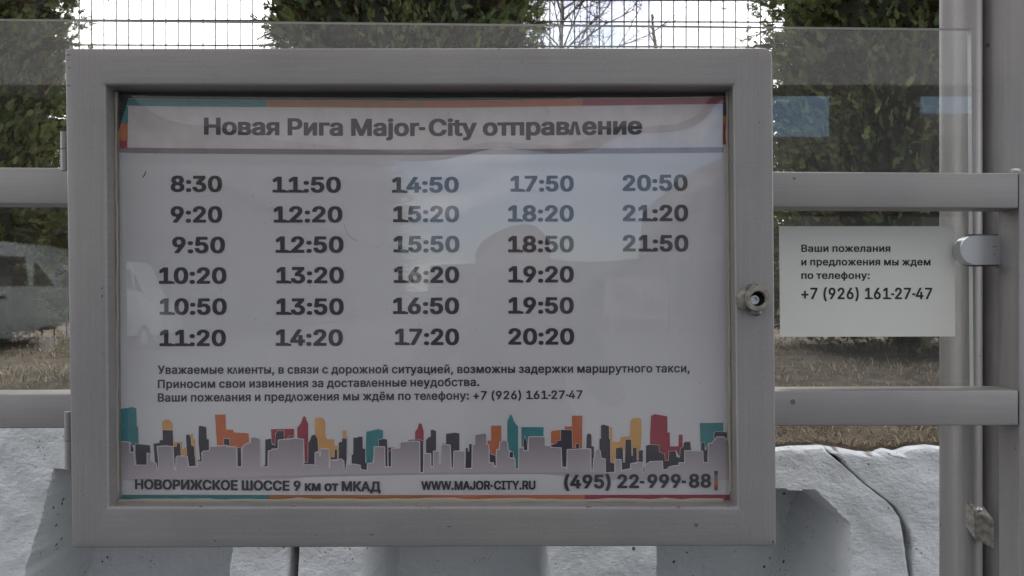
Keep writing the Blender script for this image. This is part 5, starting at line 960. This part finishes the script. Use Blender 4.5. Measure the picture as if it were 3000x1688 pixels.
def strip(name, x0, x1, y0, y1, m, off=0.00035, steps=None, label=None):
    n = steps or max(2, int((x1-x0)/14)); ny = max(1, int((y1-y0)/14)); f = conv(off); V = []; F = []
    for j in range(ny+1):
        for i in range(n+1):
            y = y0+(y1-y0)*j/ny; x = x0+(x1-x0)*i/n; x = max(x, left_edge(y)+0.5) if x < 400 else x
            V.append(f(x, y))
    for j in range(ny):
        for i in range(n): a = j*(n+1)+i; F.append((a, a+n+1, a+n+2, a+1))
    o = mesh_obj(name, V, F, m, poster, True)
    if label: o['label'] = label
    return o
for x0, x1, c in ((372, 780, 'teal'), (780, 1245, 'brownstrip'), (1245, 1707, 'orange'), (1707, 2133, 'crimson')):
    strip('border_strip', x0, x1, 289, 309, INK[c], label=c.replace('brownstrip', 'brown orange')+' strip of the top border')
for x0, x1, c in ((345, 787, 'teal'), (787, 1258, 'amber'), (1258, 1713, 'orange'), (1713, 2138, 'crimson')):
    strip('border_strip', x0, x1, 1450, 1469, INK[c if c != 'amber' else 'brownstrip'], label=c.replace('amber', 'brown orange')+' strip of the bottom border')
for y0, y1, c in ((311, 362, 'teal'), (362, 412, 'orange'), (412, 436, 'crimson')):
    strip('border_strip', 350, 376-(y0-310)*0.03, y0, y1, INK[c], steps=2)
for y0, y1, c in ((300, 343, 'night'), (343, 368, 'brownstrip'), (368, 424, 'crimson')):
    strip('border_strip', 2117, 2131, y0, y1, INK[c], steps=1)
strip('header_rule', 338, 2119, 432, 447, INK['rule'])
strip('header_field', 377, 2116, 309.5, 431.5, ink('ink_header_tint', (0.61, 0.565, 0.565)), off=0.0002)

TX = conv(0.0004); TXF = conv(0.0011)
title = 'Новая Рига Major-City отправʌение'
flat_mesh('heading_text', set_text(title.replace('ʌ', 'Λ'), 'H', 512*K, 1615*K, 392, 393, 51), INK['text'], poster, TX)
TT = [('8:30', 428, 558, 483), ('9:20', 428, 558, 561), ('9:50', 432, 565, 638), ('10:20', 399, 569, 715), ('10:50', 401, 570, 793), ('11:20', 401, 568, 872),
      ('11:50', 685, 857, 484), ('12:20', 688, 861, 561), ('12:50', 693, 864, 637), ('13:20', 695, 865, 714), ('13:50', 695, 865, 793), ('14:20', 694, 863, 871),
      ('14:50', 986, 1154, 484), ('15:20', 989, 1155, 560), ('15:50', 990, 1156, 636), ('16:20', 991, 1155, 713), ('16:50', 989, 1155, 791), ('17:20', 994, 1155, 869),
      ('17:50', 1284, 1443, 482), ('18:20', 1278, 1443, 559), ('18:50', 1278, 1443, 636), ('19:20', 1279, 1443, 712), ('19:50', 1279, 1443, 790), ('20:20', 1279, 1444, 868),
      ('20:50', 1566, 1729, 481), ('21:20', 1566, 1730, 558), ('21:50', 1566, 1731, 634)]
for t_, xa, xb, b_ in TT:
    flat_mesh('departure_time', set_text(t_, 'H', xa*K, xb*K, b_*K-1, b_*K-1, 41.5*K), INK['text'], poster, TX)
for t_, xa, xb, b0, b1 in (('Уважаемые кΛиенты, в связи с дорожной ситуацией, возможны задержки маршрутного такси,', 397, 1735, 941, 937),
                           ('Приносим свои извинения за доставΛенные неудобства.', 397, 1206, 977, 971), ('Ваши пожеΛания и предΛожения мы ждём по теΛефону: +7 (926) 161-27-47', 397, 1465, 1011, 1003)):
    flat_mesh('text_line', set_text(t_, 'M', xa*K, xb*K, b0*K, b1*K, 21.5*K), INK['text'], poster, TX)
flat_mesh('text_line', set_text('НОВОРИЖСКОЕ ШОССЕ 9 км от МКАД', 'H', 340*K, 958*K, 1231*K, 1236*K, 25.5*K), INK['text'], poster, TXF)
flat_mesh('text_line', set_text('WWW.MAJOR-CITY.RU', 'H', 1060*K, 1347*K, 1232*K, 1231*K, 22.5*K), INK['text'], poster, TXF)
flat_mesh('text_line', set_text('(495) 22-999-88', 'H', 1419*K, 1789*K, 1229*K, 1227*K, 35*K), INK['text'], poster, TXF)

# city skyline: coloured towers, dark towers, pale grey mass in front
S_ = 500/2070.0
def cr(X0, pts): return [(X0+x*S_, 1150+y*S_) for x, y in pts]
def outline(pts, wd, name, m, off, closed=True):
    V = []; F = []; f = conv(off); n = len(pts)
    for i in range(n if closed else n-1):
        a = Vector(pts[i]); b = Vector(pts[(i+1) % n]); d = b-a
        if d.length < 0.01: continue
        d.normalize(); s = Vector((-d.y, d.x))*wd/2; e_ = d*wd/2; k = len(V)
        V += [f(*(a-e_-s)), f(*(a-e_+s)), f(*(b+e_+s)), f(*(b+e_-s))]
        nrm = (V[k+1]-V[k]).cross(V[k+2]-V[k]); F.append((k, k+1, k+2, k+3) if nrm.y < 0 else (k+3, k+2, k+1, k))
    return V, F
def tower(X0, pts, c, off, edge=2.0):
    q = cr(X0, pts); 
    if edge:
        V, F = outline(q, edge, 'e', INK['white'], off-0.00006)
        o = flat_mesh('tower', [[q]], INK[c], poster, conv(off))
        mesh_obj('tower_outline', V, F, INK['white'], o)
    else: o = flat_mesh('tower', [[q]], INK[c], poster, conv(off))
    return o
C1, C2, C3, C4 = 320, 770, 1220, 1680
col_t = [
 (C1, [(135, 200), (285, 175), (330, 195), (335, 400), (352, 430), (358, 640), (130, 640), (115, 560), (118, 405), (138, 400)], 'teal'),
 (C1, [(645, 450), (642, 360), (660, 350), (680, 330), (728, 328), (750, 352), (768, 380), (772, 455)], 'amber'),
 (C1, [(985, 502), (1015, 500), (1018, 570), (1040, 572), (1060, 850), (1040, 890), (870, 770), (780, 660), (782, 600), (885, 598), (887, 690), (925, 665), (985, 660)], 'amber'),
 (C1, [(1283, 268), (1412, 266), (1418, 448), (1508, 450), (1510, 482), (1690, 495), (1700, 610), (1560, 700), (1310, 660)], 'orange'),
 (C2, [(100, 445), (380, 438), (382, 560), (190, 575), (158, 640), (110, 615)], 'crimson'),
 (C2, [(420, 425), (465, 375), (482, 320), (490, 295), (505, 285), (520, 298), (530, 330), (553, 375), (552, 600), (545, 848), (512, 848), (500, 560), (420, 560)], 'crimson'),
 (C2, [(628, 325), (655, 305), (718, 303), (740, 325), (758, 355), (760, 505), (775, 565), (868, 568), (872, 650), (905, 640), (925, 680), (920, 790), (820, 780), (690, 720), (635, 520)], 'amber'),
 (C2, [(968, 460), (1010, 458), (1012, 530), (1030, 535), (1028, 600), (968, 600)], 'amber'),
 (C2, [(1258, 475), (1410, 440), (1460, 462), (1460, 600), (1355, 700), (1330, 850), (1258, 855), (1250, 680)], 'teal'),
 (C2, [(1848, 480), (1882, 425), (1892, 385), (1910, 368), (1930, 385), (1940, 425), (1953, 470), (1953, 620), (1848, 590)], 'crimson'),
 (C2, [(1520, 665), (1595, 665), (1565, 720), (1525, 730)], 'crimson'),
 (C3, [(905, 400), (1030, 400), (1030, 600), (965, 760), (905, 745), (885, 690), (862, 610), (862, 582), (905, 580)], 'orange'),
 (C3, [(1103, 345), (1130, 285), (1145, 262), (1162, 285), (1180, 340), (1215, 395), (1232, 410), (1238, 925), (1200, 925), (1190, 800), (1175, 720), (1115, 690), (1103, 600)], 'teal'),
 (C3, [(1272, 418), (1542, 418), (1542, 545), (1358, 545), (1345, 640), (1275, 660)], 'teal'),
 (C3, [(1633, 475), (1650, 462), (1750, 452), (1750, 580), (1700, 620), (1633, 620)], 'orange'),
 (C3, [(1885, 280), (2012, 280), (2008, 685), (1890, 665), (1885, 460), (1798, 455), (1798, 410), (1885, 410)], 'orange'),
 (C4, [(435, 420), (468, 420), (470, 598), (560, 600), (572, 540), (680, 530), (690, 480), (693, 345), (725, 312), (800, 308), (822, 335), (828, 480), (815, 700), (790, 815), (700, 770), (600, 700), (500, 850), (450, 850)], 'amber'),
 (C4, [(942, 282), (990, 262), (1140, 290), (1142, 485), (1170, 485), (1172, 655), (1275, 655), (1280, 515), (1325, 512), (1325, 660), (1290, 790), (1245, 700), (1160, 830), (1105, 825), (1040, 700), (928, 640), (930, 490)], 'crimson'),
 (C4, [(1533, 372), (1820, 368), (1820, 480), (1640, 650), (1545, 700)], 'teal')]
for X0, pts, c in col_t: tower(X0, pts, c, 0.00040)
dark_t = [
 (C1, [(320, 622), (495, 640), (502, 735), (460, 740), (458, 878), (330, 878), (318, 730)]),
 (C1, [(262, 605), (295, 680), (295, 722), (258, 718)]),
 (C1, [(650, 455), (772, 458), (778, 655), (600, 660), (595, 930), (578, 930), (555, 840), (538, 620), (610, 610), (612, 580), (650, 575)]),
 (C1, [(820, 615), (860, 618), (870, 762), (812, 790), (802, 935), (785, 770), (780, 660), (822, 655)]),
 (C1, [(932, 520), (955, 505), (985, 525), (1000, 645), (1028, 650), (1048, 890), (970, 895), (950, 765), (905, 765), (945, 750)]),
 (C1, [(1088, 412), (1105, 402), (1178, 420), (1185, 565), (1210, 568), (1212, 702), (1120, 725), (1130, 840), (1075, 835), (1075, 820), (1105, 820), (1085, 600)]),
 (C1, [(1392, 560), (1460, 562), (1462, 640), (1395, 636)]), (C1, [(1558, 672), (1598, 672), (1605, 898), (1558, 898)]),
 (C2, [(32, 570), (105, 558), (110, 625), (150, 640), (158, 500), (185, 465), (258, 462), (258, 560), (190, 580), (185, 685), (68, 705), (62, 895), (0, 895), (0, 888), (30, 880)]),
 (C2, [(300, 550), (320, 530), (365, 520), (370, 550)]),
 (C2, [(553, 600), (570, 590), (595, 520), (635, 510), (665, 560), (675, 705), (635, 725), (635, 875), (500, 870), (500, 850), (550, 845)]),
 (C2, [(875, 690), (902, 692), (905, 805), (825, 812), (825, 785), (872, 785)]),
 (C2, [(922, 605), (962, 595), (962, 555), (1020, 555), (1018, 800), (1000, 965), (985, 825), (965, 805), (922, 805)]),
 (C2, [(1100, 545), (1155, 545), (1160, 532), (1212, 535), (1215, 675), (1245, 685), (1245, 850), (1268, 858), (1262, 940), (1190, 925), (1185, 875), (1080, 860), (1080, 755), (1100, 750)]),
 (C2, [(1410, 572), (1470, 560), (1510, 570), (1512, 895), (1485, 895), (1480, 655), (1410, 655)]),
 (C2, [(1525, 730), (1540, 705), (1562, 700), (1560, 895), (1528, 895)]),
 (C2, [(1765, 575), (1880, 565), (1945, 585), (1948, 965), (1910, 962), (1905, 590), (1765, 585)]),
 (C3, [(117, 575), (150, 540), (175, 532), (175, 455), (195, 448), (240, 465), (240, 700), (205, 708), (200, 892), (178, 892), (175, 735), (117, 730)]),
 (C3, [(318, 618), (360, 618), (362, 498), (465, 485), (522, 493), (522, 700), (455, 705), (446, 912), (425, 912), (415, 640), (318, 632)]),
 (C3, [(600, 672), (622, 670), (625, 715), (640, 715), (642, 625), (670, 622), (670, 912), (595, 915), (600, 800)]),
 (C3, [(888, 695), (905, 750), (960, 765), (965, 885), (940, 880), (935, 848), (888, 845)]),
 (C3, [(1130, 722), (1172, 722), (1172, 788), (1130, 785)]),
 (C3, [(1295, 605), (1308, 555), (1316, 528), (1326, 560), (1340, 600), (1342, 698), (1300, 698)]),
 (C3, [(1625, 640), (1700, 615), (1708, 585), (1750, 580), (1752, 450), (1885, 455), (1888, 668), (1935, 672), (1935, 620), (1970, 620), (1970, 680), (1830, 690), (1822, 920), (1765, 895), (1755, 668), (1640, 662)]),
 (C4, [(160, 520), (180, 496), (202, 498), (218, 520), (220, 652), (248, 655), (246, 790), (238, 800), (230, 945), (215, 940), (210, 685), (155, 680)]),
 (C4, [(333, 400), (360, 388), (430, 408), (432, 562), (446, 565), (448, 850), (500, 862), (498, 965), (390, 968), (385, 805), (335, 795), (315, 700), (315, 562), (333, 560)]),
 (C4, [(515, 675), (590, 662), (600, 700), (602, 850), (625, 850), (632, 570), (700, 572), (705, 770), (720, 770), (722, 668), (765, 668), (768, 820), (840, 835), (838, 850), (770, 840), (690, 862), (690, 920), (582, 940), (578, 812), (515, 808)]),
 (C4, [(792, 705), (842, 698), (842, 840), (790, 825)]),
 (C4, [(880, 645), (930, 632), (1035, 640), (1042, 722), (1085, 740), (1105, 745), (1110, 830), (1155, 830), (1160, 715), (1240, 710), (1250, 780), (1290, 795), (1300, 680), (1335, 660), (1340, 612), (1360, 600), (1418, 598), (1428, 700), (1350, 705), (1348, 850), (1280, 852), (1275, 885), (1155, 905), (1145, 930), (1085, 938), (1080, 832), (930, 838), (880, 865)]),
 (C4, [(1552, 608), (1592, 608), (1595, 700), (1612, 700), (1615, 655), (1632, 650), (1628, 848), (1578, 848), (1570, 712), (1552, 708)]),
 (C4, [(1708, 490), (1740, 475), (1862, 485), (1862, 570), (1740, 545), (1708, 560)]), (C4, [(850, 915), (862, 912), (860, 968), (850, 968)])]
for X0, pts in dark_t: tower(X0, pts, 'night', 0.00056)
mass = cr(C1, [(100, 602), (200, 595), (250, 605), (255, 720), (300, 730), (315, 880), (460, 880), (462, 735), (500, 740), (505, 830), (545, 845), (575, 860), (580, 935), (595, 935), (600, 830), (582, 655), (680, 645), (775, 655), (795, 935), (808, 940), (812, 790), (830, 770), (950, 770), (962, 900), (1060, 900), (1078, 905), (1085, 840), (1130, 840), (1125, 730), (1145, 710), (1215, 705), (1225, 655), (1425, 640), (1430, 655), (1545, 660), (1555, 900), (1610, 900), (1615, 670), (1650, 625), (1715, 605), (1720, 548), (1760, 540), (1800, 548), (1835, 560), (1840, 900)])
mass += cr(C2, [(65, 900), (70, 705), (110, 705), (112, 685), (188, 682), (190, 575), (390, 555), (500, 565), (500, 875), (600, 872), (635, 885), (637, 725), (690, 725), (692, 770), (705, 770), (708, 680), (805, 680), (808, 915), (815, 915), (820, 820), (910, 822), (920, 805), (960, 805), (970, 825), (985, 825), (992, 940), (1000, 968), (1008, 940), (1025, 872), (1110, 865), (1185, 880), (1190, 930), (1265, 945), (1270, 870), (1300, 855), (1350, 845), (1352, 655), (1480, 655), (1485, 900), (1562, 900), (1565, 680), (1665, 670), (1668, 600), (1830, 585), (1905, 590), (1908, 968), (1948, 970)])
mass += cr(C3, [(92, 738), (175, 738), (178, 900), (205, 898), (208, 708), (278, 708), (280, 862), (297, 862), (300, 635), (360, 630), (410, 635), (415, 715), (425, 915), (448, 918), (455, 715), (470, 705), (585, 712), (588, 918), (672, 918), (680, 630), (708, 628), (710, 510), (820, 490), (850, 495), (852, 625), (880, 630), (885, 850), (935, 850), (940, 890), (968, 895), (970, 690), (1005, 690), (1010, 610), (1045, 578), (1080, 578), (1108, 605), (1112, 690), (1125, 700), (1125, 790), (1195, 800), (1200, 925), (1238, 925), (1242, 665), (1300, 665), (1300, 705), (1358, 705), (1360, 540), (1400, 532), (1560, 535), (1562, 640), (1625, 645), (1640, 665), (1755, 670), (1765, 905), (1815, 905), (1822, 925), (1828, 690), (2070, 680)])
mass += cr(C4, [(210, 685), (215, 950), (240, 950), (245, 800), (262, 780), (265, 720), (295, 675), (325, 710), (335, 795), (385, 805), (388, 972), (500, 968), (502, 812), (578, 812), (582, 948), (692, 925), (695, 862), (768, 858), (770, 840), (840, 850), (845, 970), (865, 970), (872, 880), (930, 838), (1080, 832), (1085, 940), (1145, 930), (1155, 905), (1215, 890), (1278, 885), (1280, 852), (1350, 852), (1350, 705), (1570, 712), (1575, 850), (1632, 850), (1635, 620), (1680, 612), (1740, 540), (1820, 538), (1870, 575), (1880, 590)])
V, F = outline(mass, 2.4, 'e', INK['white'], 0.00080, False)
full = mass + [(2134, 1406), (344, 1406)]
mo = flat_mesh('skyline_mass', [[full]], INK['mass'], poster, conv(0.00072))
mesh_obj('skyline_outline', V, F, INK['white'], mo)
for y0, y1, c in ((1380, 1391, 'night'), (1391, 1402, 'teal'), (1402, 1424, 'orange'), (1424, 1437, 'crimson')):
    strip('colour_bar', 2093, 2103, y0, y1, INK[c], off=0.0009, steps=1)

# hair lying on the cover
def hair(pts, r, label):
    bm = bmesh.new(); bm_tube(bm, [P(x, y, YA-0.0068) for x, y in pts], r, 5)
    tag(bm_obj('hair', bm, M['dark'], None, True), label, 'hair')
hair([(1004, 652), (1012, 668), (1020, 688), (1034, 700), (1046, 706)], 0.00016, 'fine dark hair curling down from the 12:20 on the timetable cover')
hair([(427, 502), (424, 512), (418, 520)], 0.0005, 'tiny dark seed husk stuck on the cover above the 8:30')

# ================================================================== WHAT STANDS BEHIND THE CAMERA (seen in the glass)
m = bpy.data.materials.new('milky_polycarbonate'); m.use_nodes = True; n_ = m.node_tree.nodes; n_.clear()
out = n_.new('ShaderNodeOutputMaterial'); d_ = n_.new('ShaderNodeBsdfDiffuse'); d_.inputs[0].default_value = (0.40, 0.39, 0.38, 1)
t2 = n_.new('ShaderNodeBsdfTranslucent'); t2.inputs[0].default_value = (0.43, 0.42, 0.41, 1); mx = n_.new('ShaderNodeMixShader'); mx.inputs[0].default_value = 0.6
lk(m, d_.outputs[0], mx.inputs[1]); lk(m, t2.outputs[0], mx.inputs[2]); lk(m, mx.outputs[0], out.inputs[0]); M['poly'] = m
roof = mesh_obj('roof', [(-2.6, -2.1, 2.405), (2.6, -2.1, 2.405), (2.6, 1.15, 2.405), (-2.6, 1.15, 2.405)], [(0, 3, 2, 1)], M['poly'], shf)
for x in (-2.6, 2.6): box('rafter', (x-0.02, -2.1, 2.36), (x+0.02, 1.15, 2.40), M['rail'], roof)
box('fascia', (-2.65, -2.14, 2.36), (2.65, -2.101, 2.42), M['rail'], roof)
for x in (-2.5, 2.5): box('post', (x-0.05, -2.05, 0.0), (x+0.05, -1.95, 2.355), M['post'], shf, 0.01)

# buildings across the road
M['bwall'] = mat('grey_facade', (0.14, 0.135, 0.13), 0.8); M['bwin'] = mat('window_glass', (0.03, 0.035, 0.04), 0.1); M['bdark'] = mat('dark_facade', (0.05, 0.05, 0.055), 0.7)
def building(x0, x1, y, z, m, label, nf, dep=6.0):
    b_ = empty('office_building', ((x0+x1)/2, y, 0)); tag(b_, label, 'building')
    box('wall', (x0, y-dep, -0.05), (x1, y, z), m, b_)
    k = max(2, int((x1-x0)/1.6))
    wm = None
    for f in range(nf):
        for i in range(k):
            xa = x0+(x1-x0)*(i+0.2)/k; xb = x0+(x1-x0)*(i+0.8)/k; za = 0.9+f*z/nf
            box('window', (xa, y+0.01, za), (xb, y+0.05, za+z/nf*0.5), M['bwin'], b_)
def bx_(px, D=22.0): return (px-1500)/2500*D
building(bx_(2130), bx_(2462), -20.1, 5.35, M['bwall'], 'two storey grey office building across the road', 2)
building(bx_(1250), bx_(2130)-0.01, -20.3, 2.5, M['bdark'], 'long single storey shed across the road', 1)
building(bx_(2462)+0.01, bx_(2690), -20.0, 9.0, M['bdark'], 'narrow dark tower block across the road', 3, 0.9)
building(bx_(2690)+0.01, bx_(4300), -20.1, 5.95, M['bwall'], 'longer grey building right of the dark tower across the road', 2, 2.0)
building(bx_(-3500), bx_(300), -26.0, 6.5, M['bdark'], 'dark long building at the left across the road', 2)
def big_tree(x, y, s, lab):
    t_ = empty('conifer', (x, y, 0)); t_.scale = s; t_.rotation_euler = (0, 0, x); tag(t_, lab, 'tree')
    for nm, me in (('crown', CROWN[0]), ('trunk', TRUNK)):
        c_ = bpy.data.objects.new(nm, me); col.objects.link(c_); c_.parent = t_
big_tree(-14.5, -20.5, (4, 4, 2.9), 'leftmost tall dark conifer across the road'); big_tree(-10.2, -20.5, (4, 4, 2.6), 'middle tall dark conifer across the road'); big_tree(-5.0, -20.5, (4.4, 4, 2.8), 'conifer across the road beside the single storey shed'); big_tree(-7.8, -21.5, (3.6, 4, 2.3), 'shorter conifer across the road, second from the shed')
# sign box
sg = empty('sign_board', (3.6, -17, 0)); tag(sg, 'white street sign box reading MAJOR across the road', 'sign')
M['signw'] = mat('sign_white', (0.20, 0.20, 0.20), 0.5); M['signt'] = mat('sign_letters', (0.05, 0.05, 0.06), 0.5)
box('panel', (2.6, -17.2, 0.75), (4.7, -17.0, 1.55), M['signw'], sg, 0.01)
for x in (2.8, 4.5): box('leg', (x-0.04, -17.14, -0.02), (x+0.04, -17.06, 0.749), M['cast'], sg)
gl = set_text('MAJOR', 'H', 0, 1000, 0, 0, 230)
V = []; F = []
for g in [q for h in gl for q in shapes(h)]:
    base = len(V); tr_ = tessellate_polygon([[Vector((p[0], p[1], 0)) for p in lp] for lp in g])
    V += [(4.45-p[0]*0.0016, -16.99, 0.96-p[1]*0.0016) for lp in g for p in lp]; F += [(a+base, b+base, c+base) for a, b, c in tr_]
mesh_obj('sign_lettering', V, F, M['signt'], sg)

# white minibus
VX = -12.0
van = empty('parked_minibus', (VX, -16.5, 0)); tag(van, 'white high roofed minibus parked across the road behind the photographer', 'minibus')
M['vanp'] = mat('van_white_paint', (0.40, 0.44, 0.45), 0.35); M['tyre'] = mat('tyre_rubber', (0.02, 0.02, 0.02), 0.8); M['vlight'] = mat('lamp_glass', (0.5, 0.5, 0.5), 0.15)
body = [(-3.0, 0.4), (-3.05, 1.2), (-3.0, 2.3), (-2.8, 2.42), (1.5, 2.42), (1.9, 2.33), (2.25, 2.1), (2.8, 1.45), (3.4, 1.2), (3.55, 0.9), (3.55, 0.4)]
Y0v, Y1v = -17.5, -15.6
prism('body', [(VX+a_, b_) for a_, b_ in body], Y0v, Y1v, M['vanp'], van, 'y', 0.06, True)
for q in ([(-2.7, 1.5), (-2.7, 2.12), (-1.55, 2.12), (-1.55, 1.5)], [(-1.4, 1.5), (-1.4, 2.12), (-0.25, 2.12), (-0.25, 1.5)], [(-0.1, 1.5), (-0.1, 2.12), (1.1, 2.12), (1.1, 1.5)], [(1.38, 1.5), (1.38, 2.12), (2.0, 2.10), (2.08, 1.5)], [(2.18, 1.5), (2.2, 2.02), (2.62, 1.5)]):
    prism('side_window', [(VX+a_, b_) for a_, b_ in q], Y1v+0.004, Y1v+0.014, M['bwin'], van, 'y')
for x in (-2.0, 2.5):
    for ya_, yb_, yr_ in ((Y1v-0.2, Y1v+0.03, Y1v+0.045), (Y0v+0.2, Y0v-0.03, Y0v-0.045)):
        bm = bmesh.new(); bm_tube(bm, [(VX+x, ya_, 0.34), (VX+x, yb_, 0.34)], 0.34, 28); wh = bm_obj('wheel', bm, M['tyre'], van, True)
        bm = bmesh.new(); bm_tube(bm, [(VX+x, yb_+(0.001 if yb_ > -16 else -0.001), 0.34), (VX+x, yr_, 0.34)], 0.2, 20); bm_obj('rim', bm, M['steel'], wh, True)
box('headlight', (VX+3.3, Y1v-0.02, 0.85), (VX+3.52, Y1v+0.012, 1.05), M['vlight'], van, 0.01)
box('door_handle', (VX+1.45, Y1v+0.01, 1.25), (VX+1.63, Y1v+0.04, 1.29), M['tyre'], van)

# the photographer, standing behind the camera with a telephone
def skin_body(name, verts, edges, radii, m, parent, sub=2):
    me = bpy.data.meshes.new(name); me.from_pydata(verts, edges, []); me.update()
    o = bpy.data.objects.new(name, me); col.objects.link(o)
    md = o.modifiers.new('skin', 'SKIN'); md.use_smooth_shade = True
    sv_ = me.skin_vertices[0].data
    for i, r in enumerate(radii): sv_[i].radius = (r, r) if not isinstance(r, tuple) else r; sv_[i].use_root = (i == 0)
    sb = o.modifiers.new('sub', 'SUBSURF'); sb.levels = sub; sb.render_levels = sub
    dg = bpy.context.evaluated_depsgraph_get(); ev = o.evaluated_get(dg); me2 = bpy.data.meshes.new_from_object(ev)
    o.modifiers.clear(); o.data = me2; me2.materials.clear(); me2.materials.append(m)
    me2.polygons.foreach_set('use_smooth', [True]*len(me2.polygons))
    o.parent = parent; o.matrix_parent_inverse = Matrix.Translation(-parent.location); return o
per = empty('person', (0.02, -0.42, 0)); tag(per, 'person in a dark jacket holding up a telephone to take the picture', 'person')
M['skin'] = mat('skin', (0.42, 0.25, 0.18), 0.5); M['jacket'] = mat('dark_jacket', (0.035, 0.04, 0.055), 0.8); M['trousers'] = mat('dark_trousers', (0.03, 0.03, 0.04), 0.85); M['hairm'] = mat('brown_hair', (0.04, 0.025, 0.018), 0.7)
px_, py_ = 0.02, -0.42
def q3(x, y, z): return (px_+x, py_+y, z)
bv_ = [q3(0, 0, 0.88), q3(0, 0.0, 1.08), q3(0, 0, 1.25), q3(0, 0.0, 1.36), q3(0, 0.01, 1.43), q3(0, 0.02, 1.50), q3(0, 0.03, 1.57),
       q3(-.17, 0, 1.34), q3(-.25, 0.06, 1.12), q3(-.13, 0.28, 1.30), q3(-.09, 0.34, 1.36), q3(.17, 0, 1.34), q3(.25, 0.06, 1.12), q3(.13, 0.28, 1.30), q3(.09, 0.34, 1.36),
       q3(-.10, 0, 0.80), q3(-.11, 0.01, 0.46), q3(-.12, -0.01, 0.07), q3(-.13, 0.14, 0.035), q3(.10, 0, 0.80), q3(.11, 0.01, 0.46), q3(.12, -0.01, 0.07), q3(.13, 0.14, 0.035)]
be_ = [(0, 1), (1, 2), (2, 3), (3, 4), (4, 5), (5, 6), (3, 7), (7, 8), (8, 9), (9, 10), (3, 11), (11, 12), (12, 13), (13, 14), (0, 15), (15, 16), (16, 17), (17, 18), (0, 19), (19, 20), (20, 21), (21, 22)]
br_ = [(.15, .11), (.14, .10), (.16, .11), (.13, .09), .055, (.075, .09), (.07, .085), .065, .045, .034, .026, .065, .045, .034, .026, .085, .06, .045, .038, .085, .06, .045, .038]
skin_body('body', bv_, be_, br_, M['jacket'], per)
hv = bmesh.new(); r_ = bmesh.ops.create_icosphere(hv, subdivisions=4, radius=1.0)
for v in r_['verts']:
    x, y, z = v.co; jaw = 1-0.25*max(0, -z); nose = 0.022*math.exp(-((x/0.16)**2+((z+0.1)/0.22)**2)) if y > 0 else 0
    eye = -0.010*(math.exp(-(((abs(x)-0.35)/0.16)**2+((z-0.08)/0.12)**2))) if y > 0 else 0
    v.co = Vector((px_+x*0.078*jaw, py_+0.035+y*0.098*jaw+nose+eye, 1.54+z*0.115))
bm_obj('head', hv, M['skin'], per, True)
hv = bmesh.new(); r_ = bmesh.ops.create_icosphere(hv, subdivisions=3, radius=1.0)
for v in r_['verts']:
    x, y, z = v.co; z = max(z, -0.1-0.8*max(0, -y)); y = min(y, 0.55+0.3*z)
    v.co = Vector((px_+x*0.086, py_+0.025+y*0.108, 1.56+z*0.110))
bm_obj('hair', hv, M['hairm'], per, True)
for sx in (-1, 1):
    hx = px_+sx*0.085
    skin_body('hand', [(hx, -0.085, 1.365), (hx*0.96, -0.06, 1.395), (hx*0.9, -0.045, 1.43)], [(0, 1), (1, 2)], [.024, (.032, .016), (.030, .013)], M['skin'], per, 1)
    for k in range(4):
        z = 1.412+k*0.016; skin_body('finger', [(hx*0.92, -0.05, z), (hx*0.98, -0.025, z+0.004), (hx*0.84, -0.012, z+0.006)], [(0, 1), (1, 2)], [.0085, .008, .0068], M['skin'], per, 1)
    skin_body('thumb', [(hx*0.95, -0.062, 1.405), (hx*0.82, -0.045, 1.425), (hx*0.62, -0.040, 1.440)], [(0, 1), (1, 2)], [.011, .0095, .008], M['skin'], per, 1)
tag(box('telephone', (-0.062, -0.036, 1.413), (0.090, -0.027, 1.488), mat('black_phone', (0.02, 0.02, 0.022), 0.3), None, 0.002), 'black telephone held level by the photographer', 'telephone')
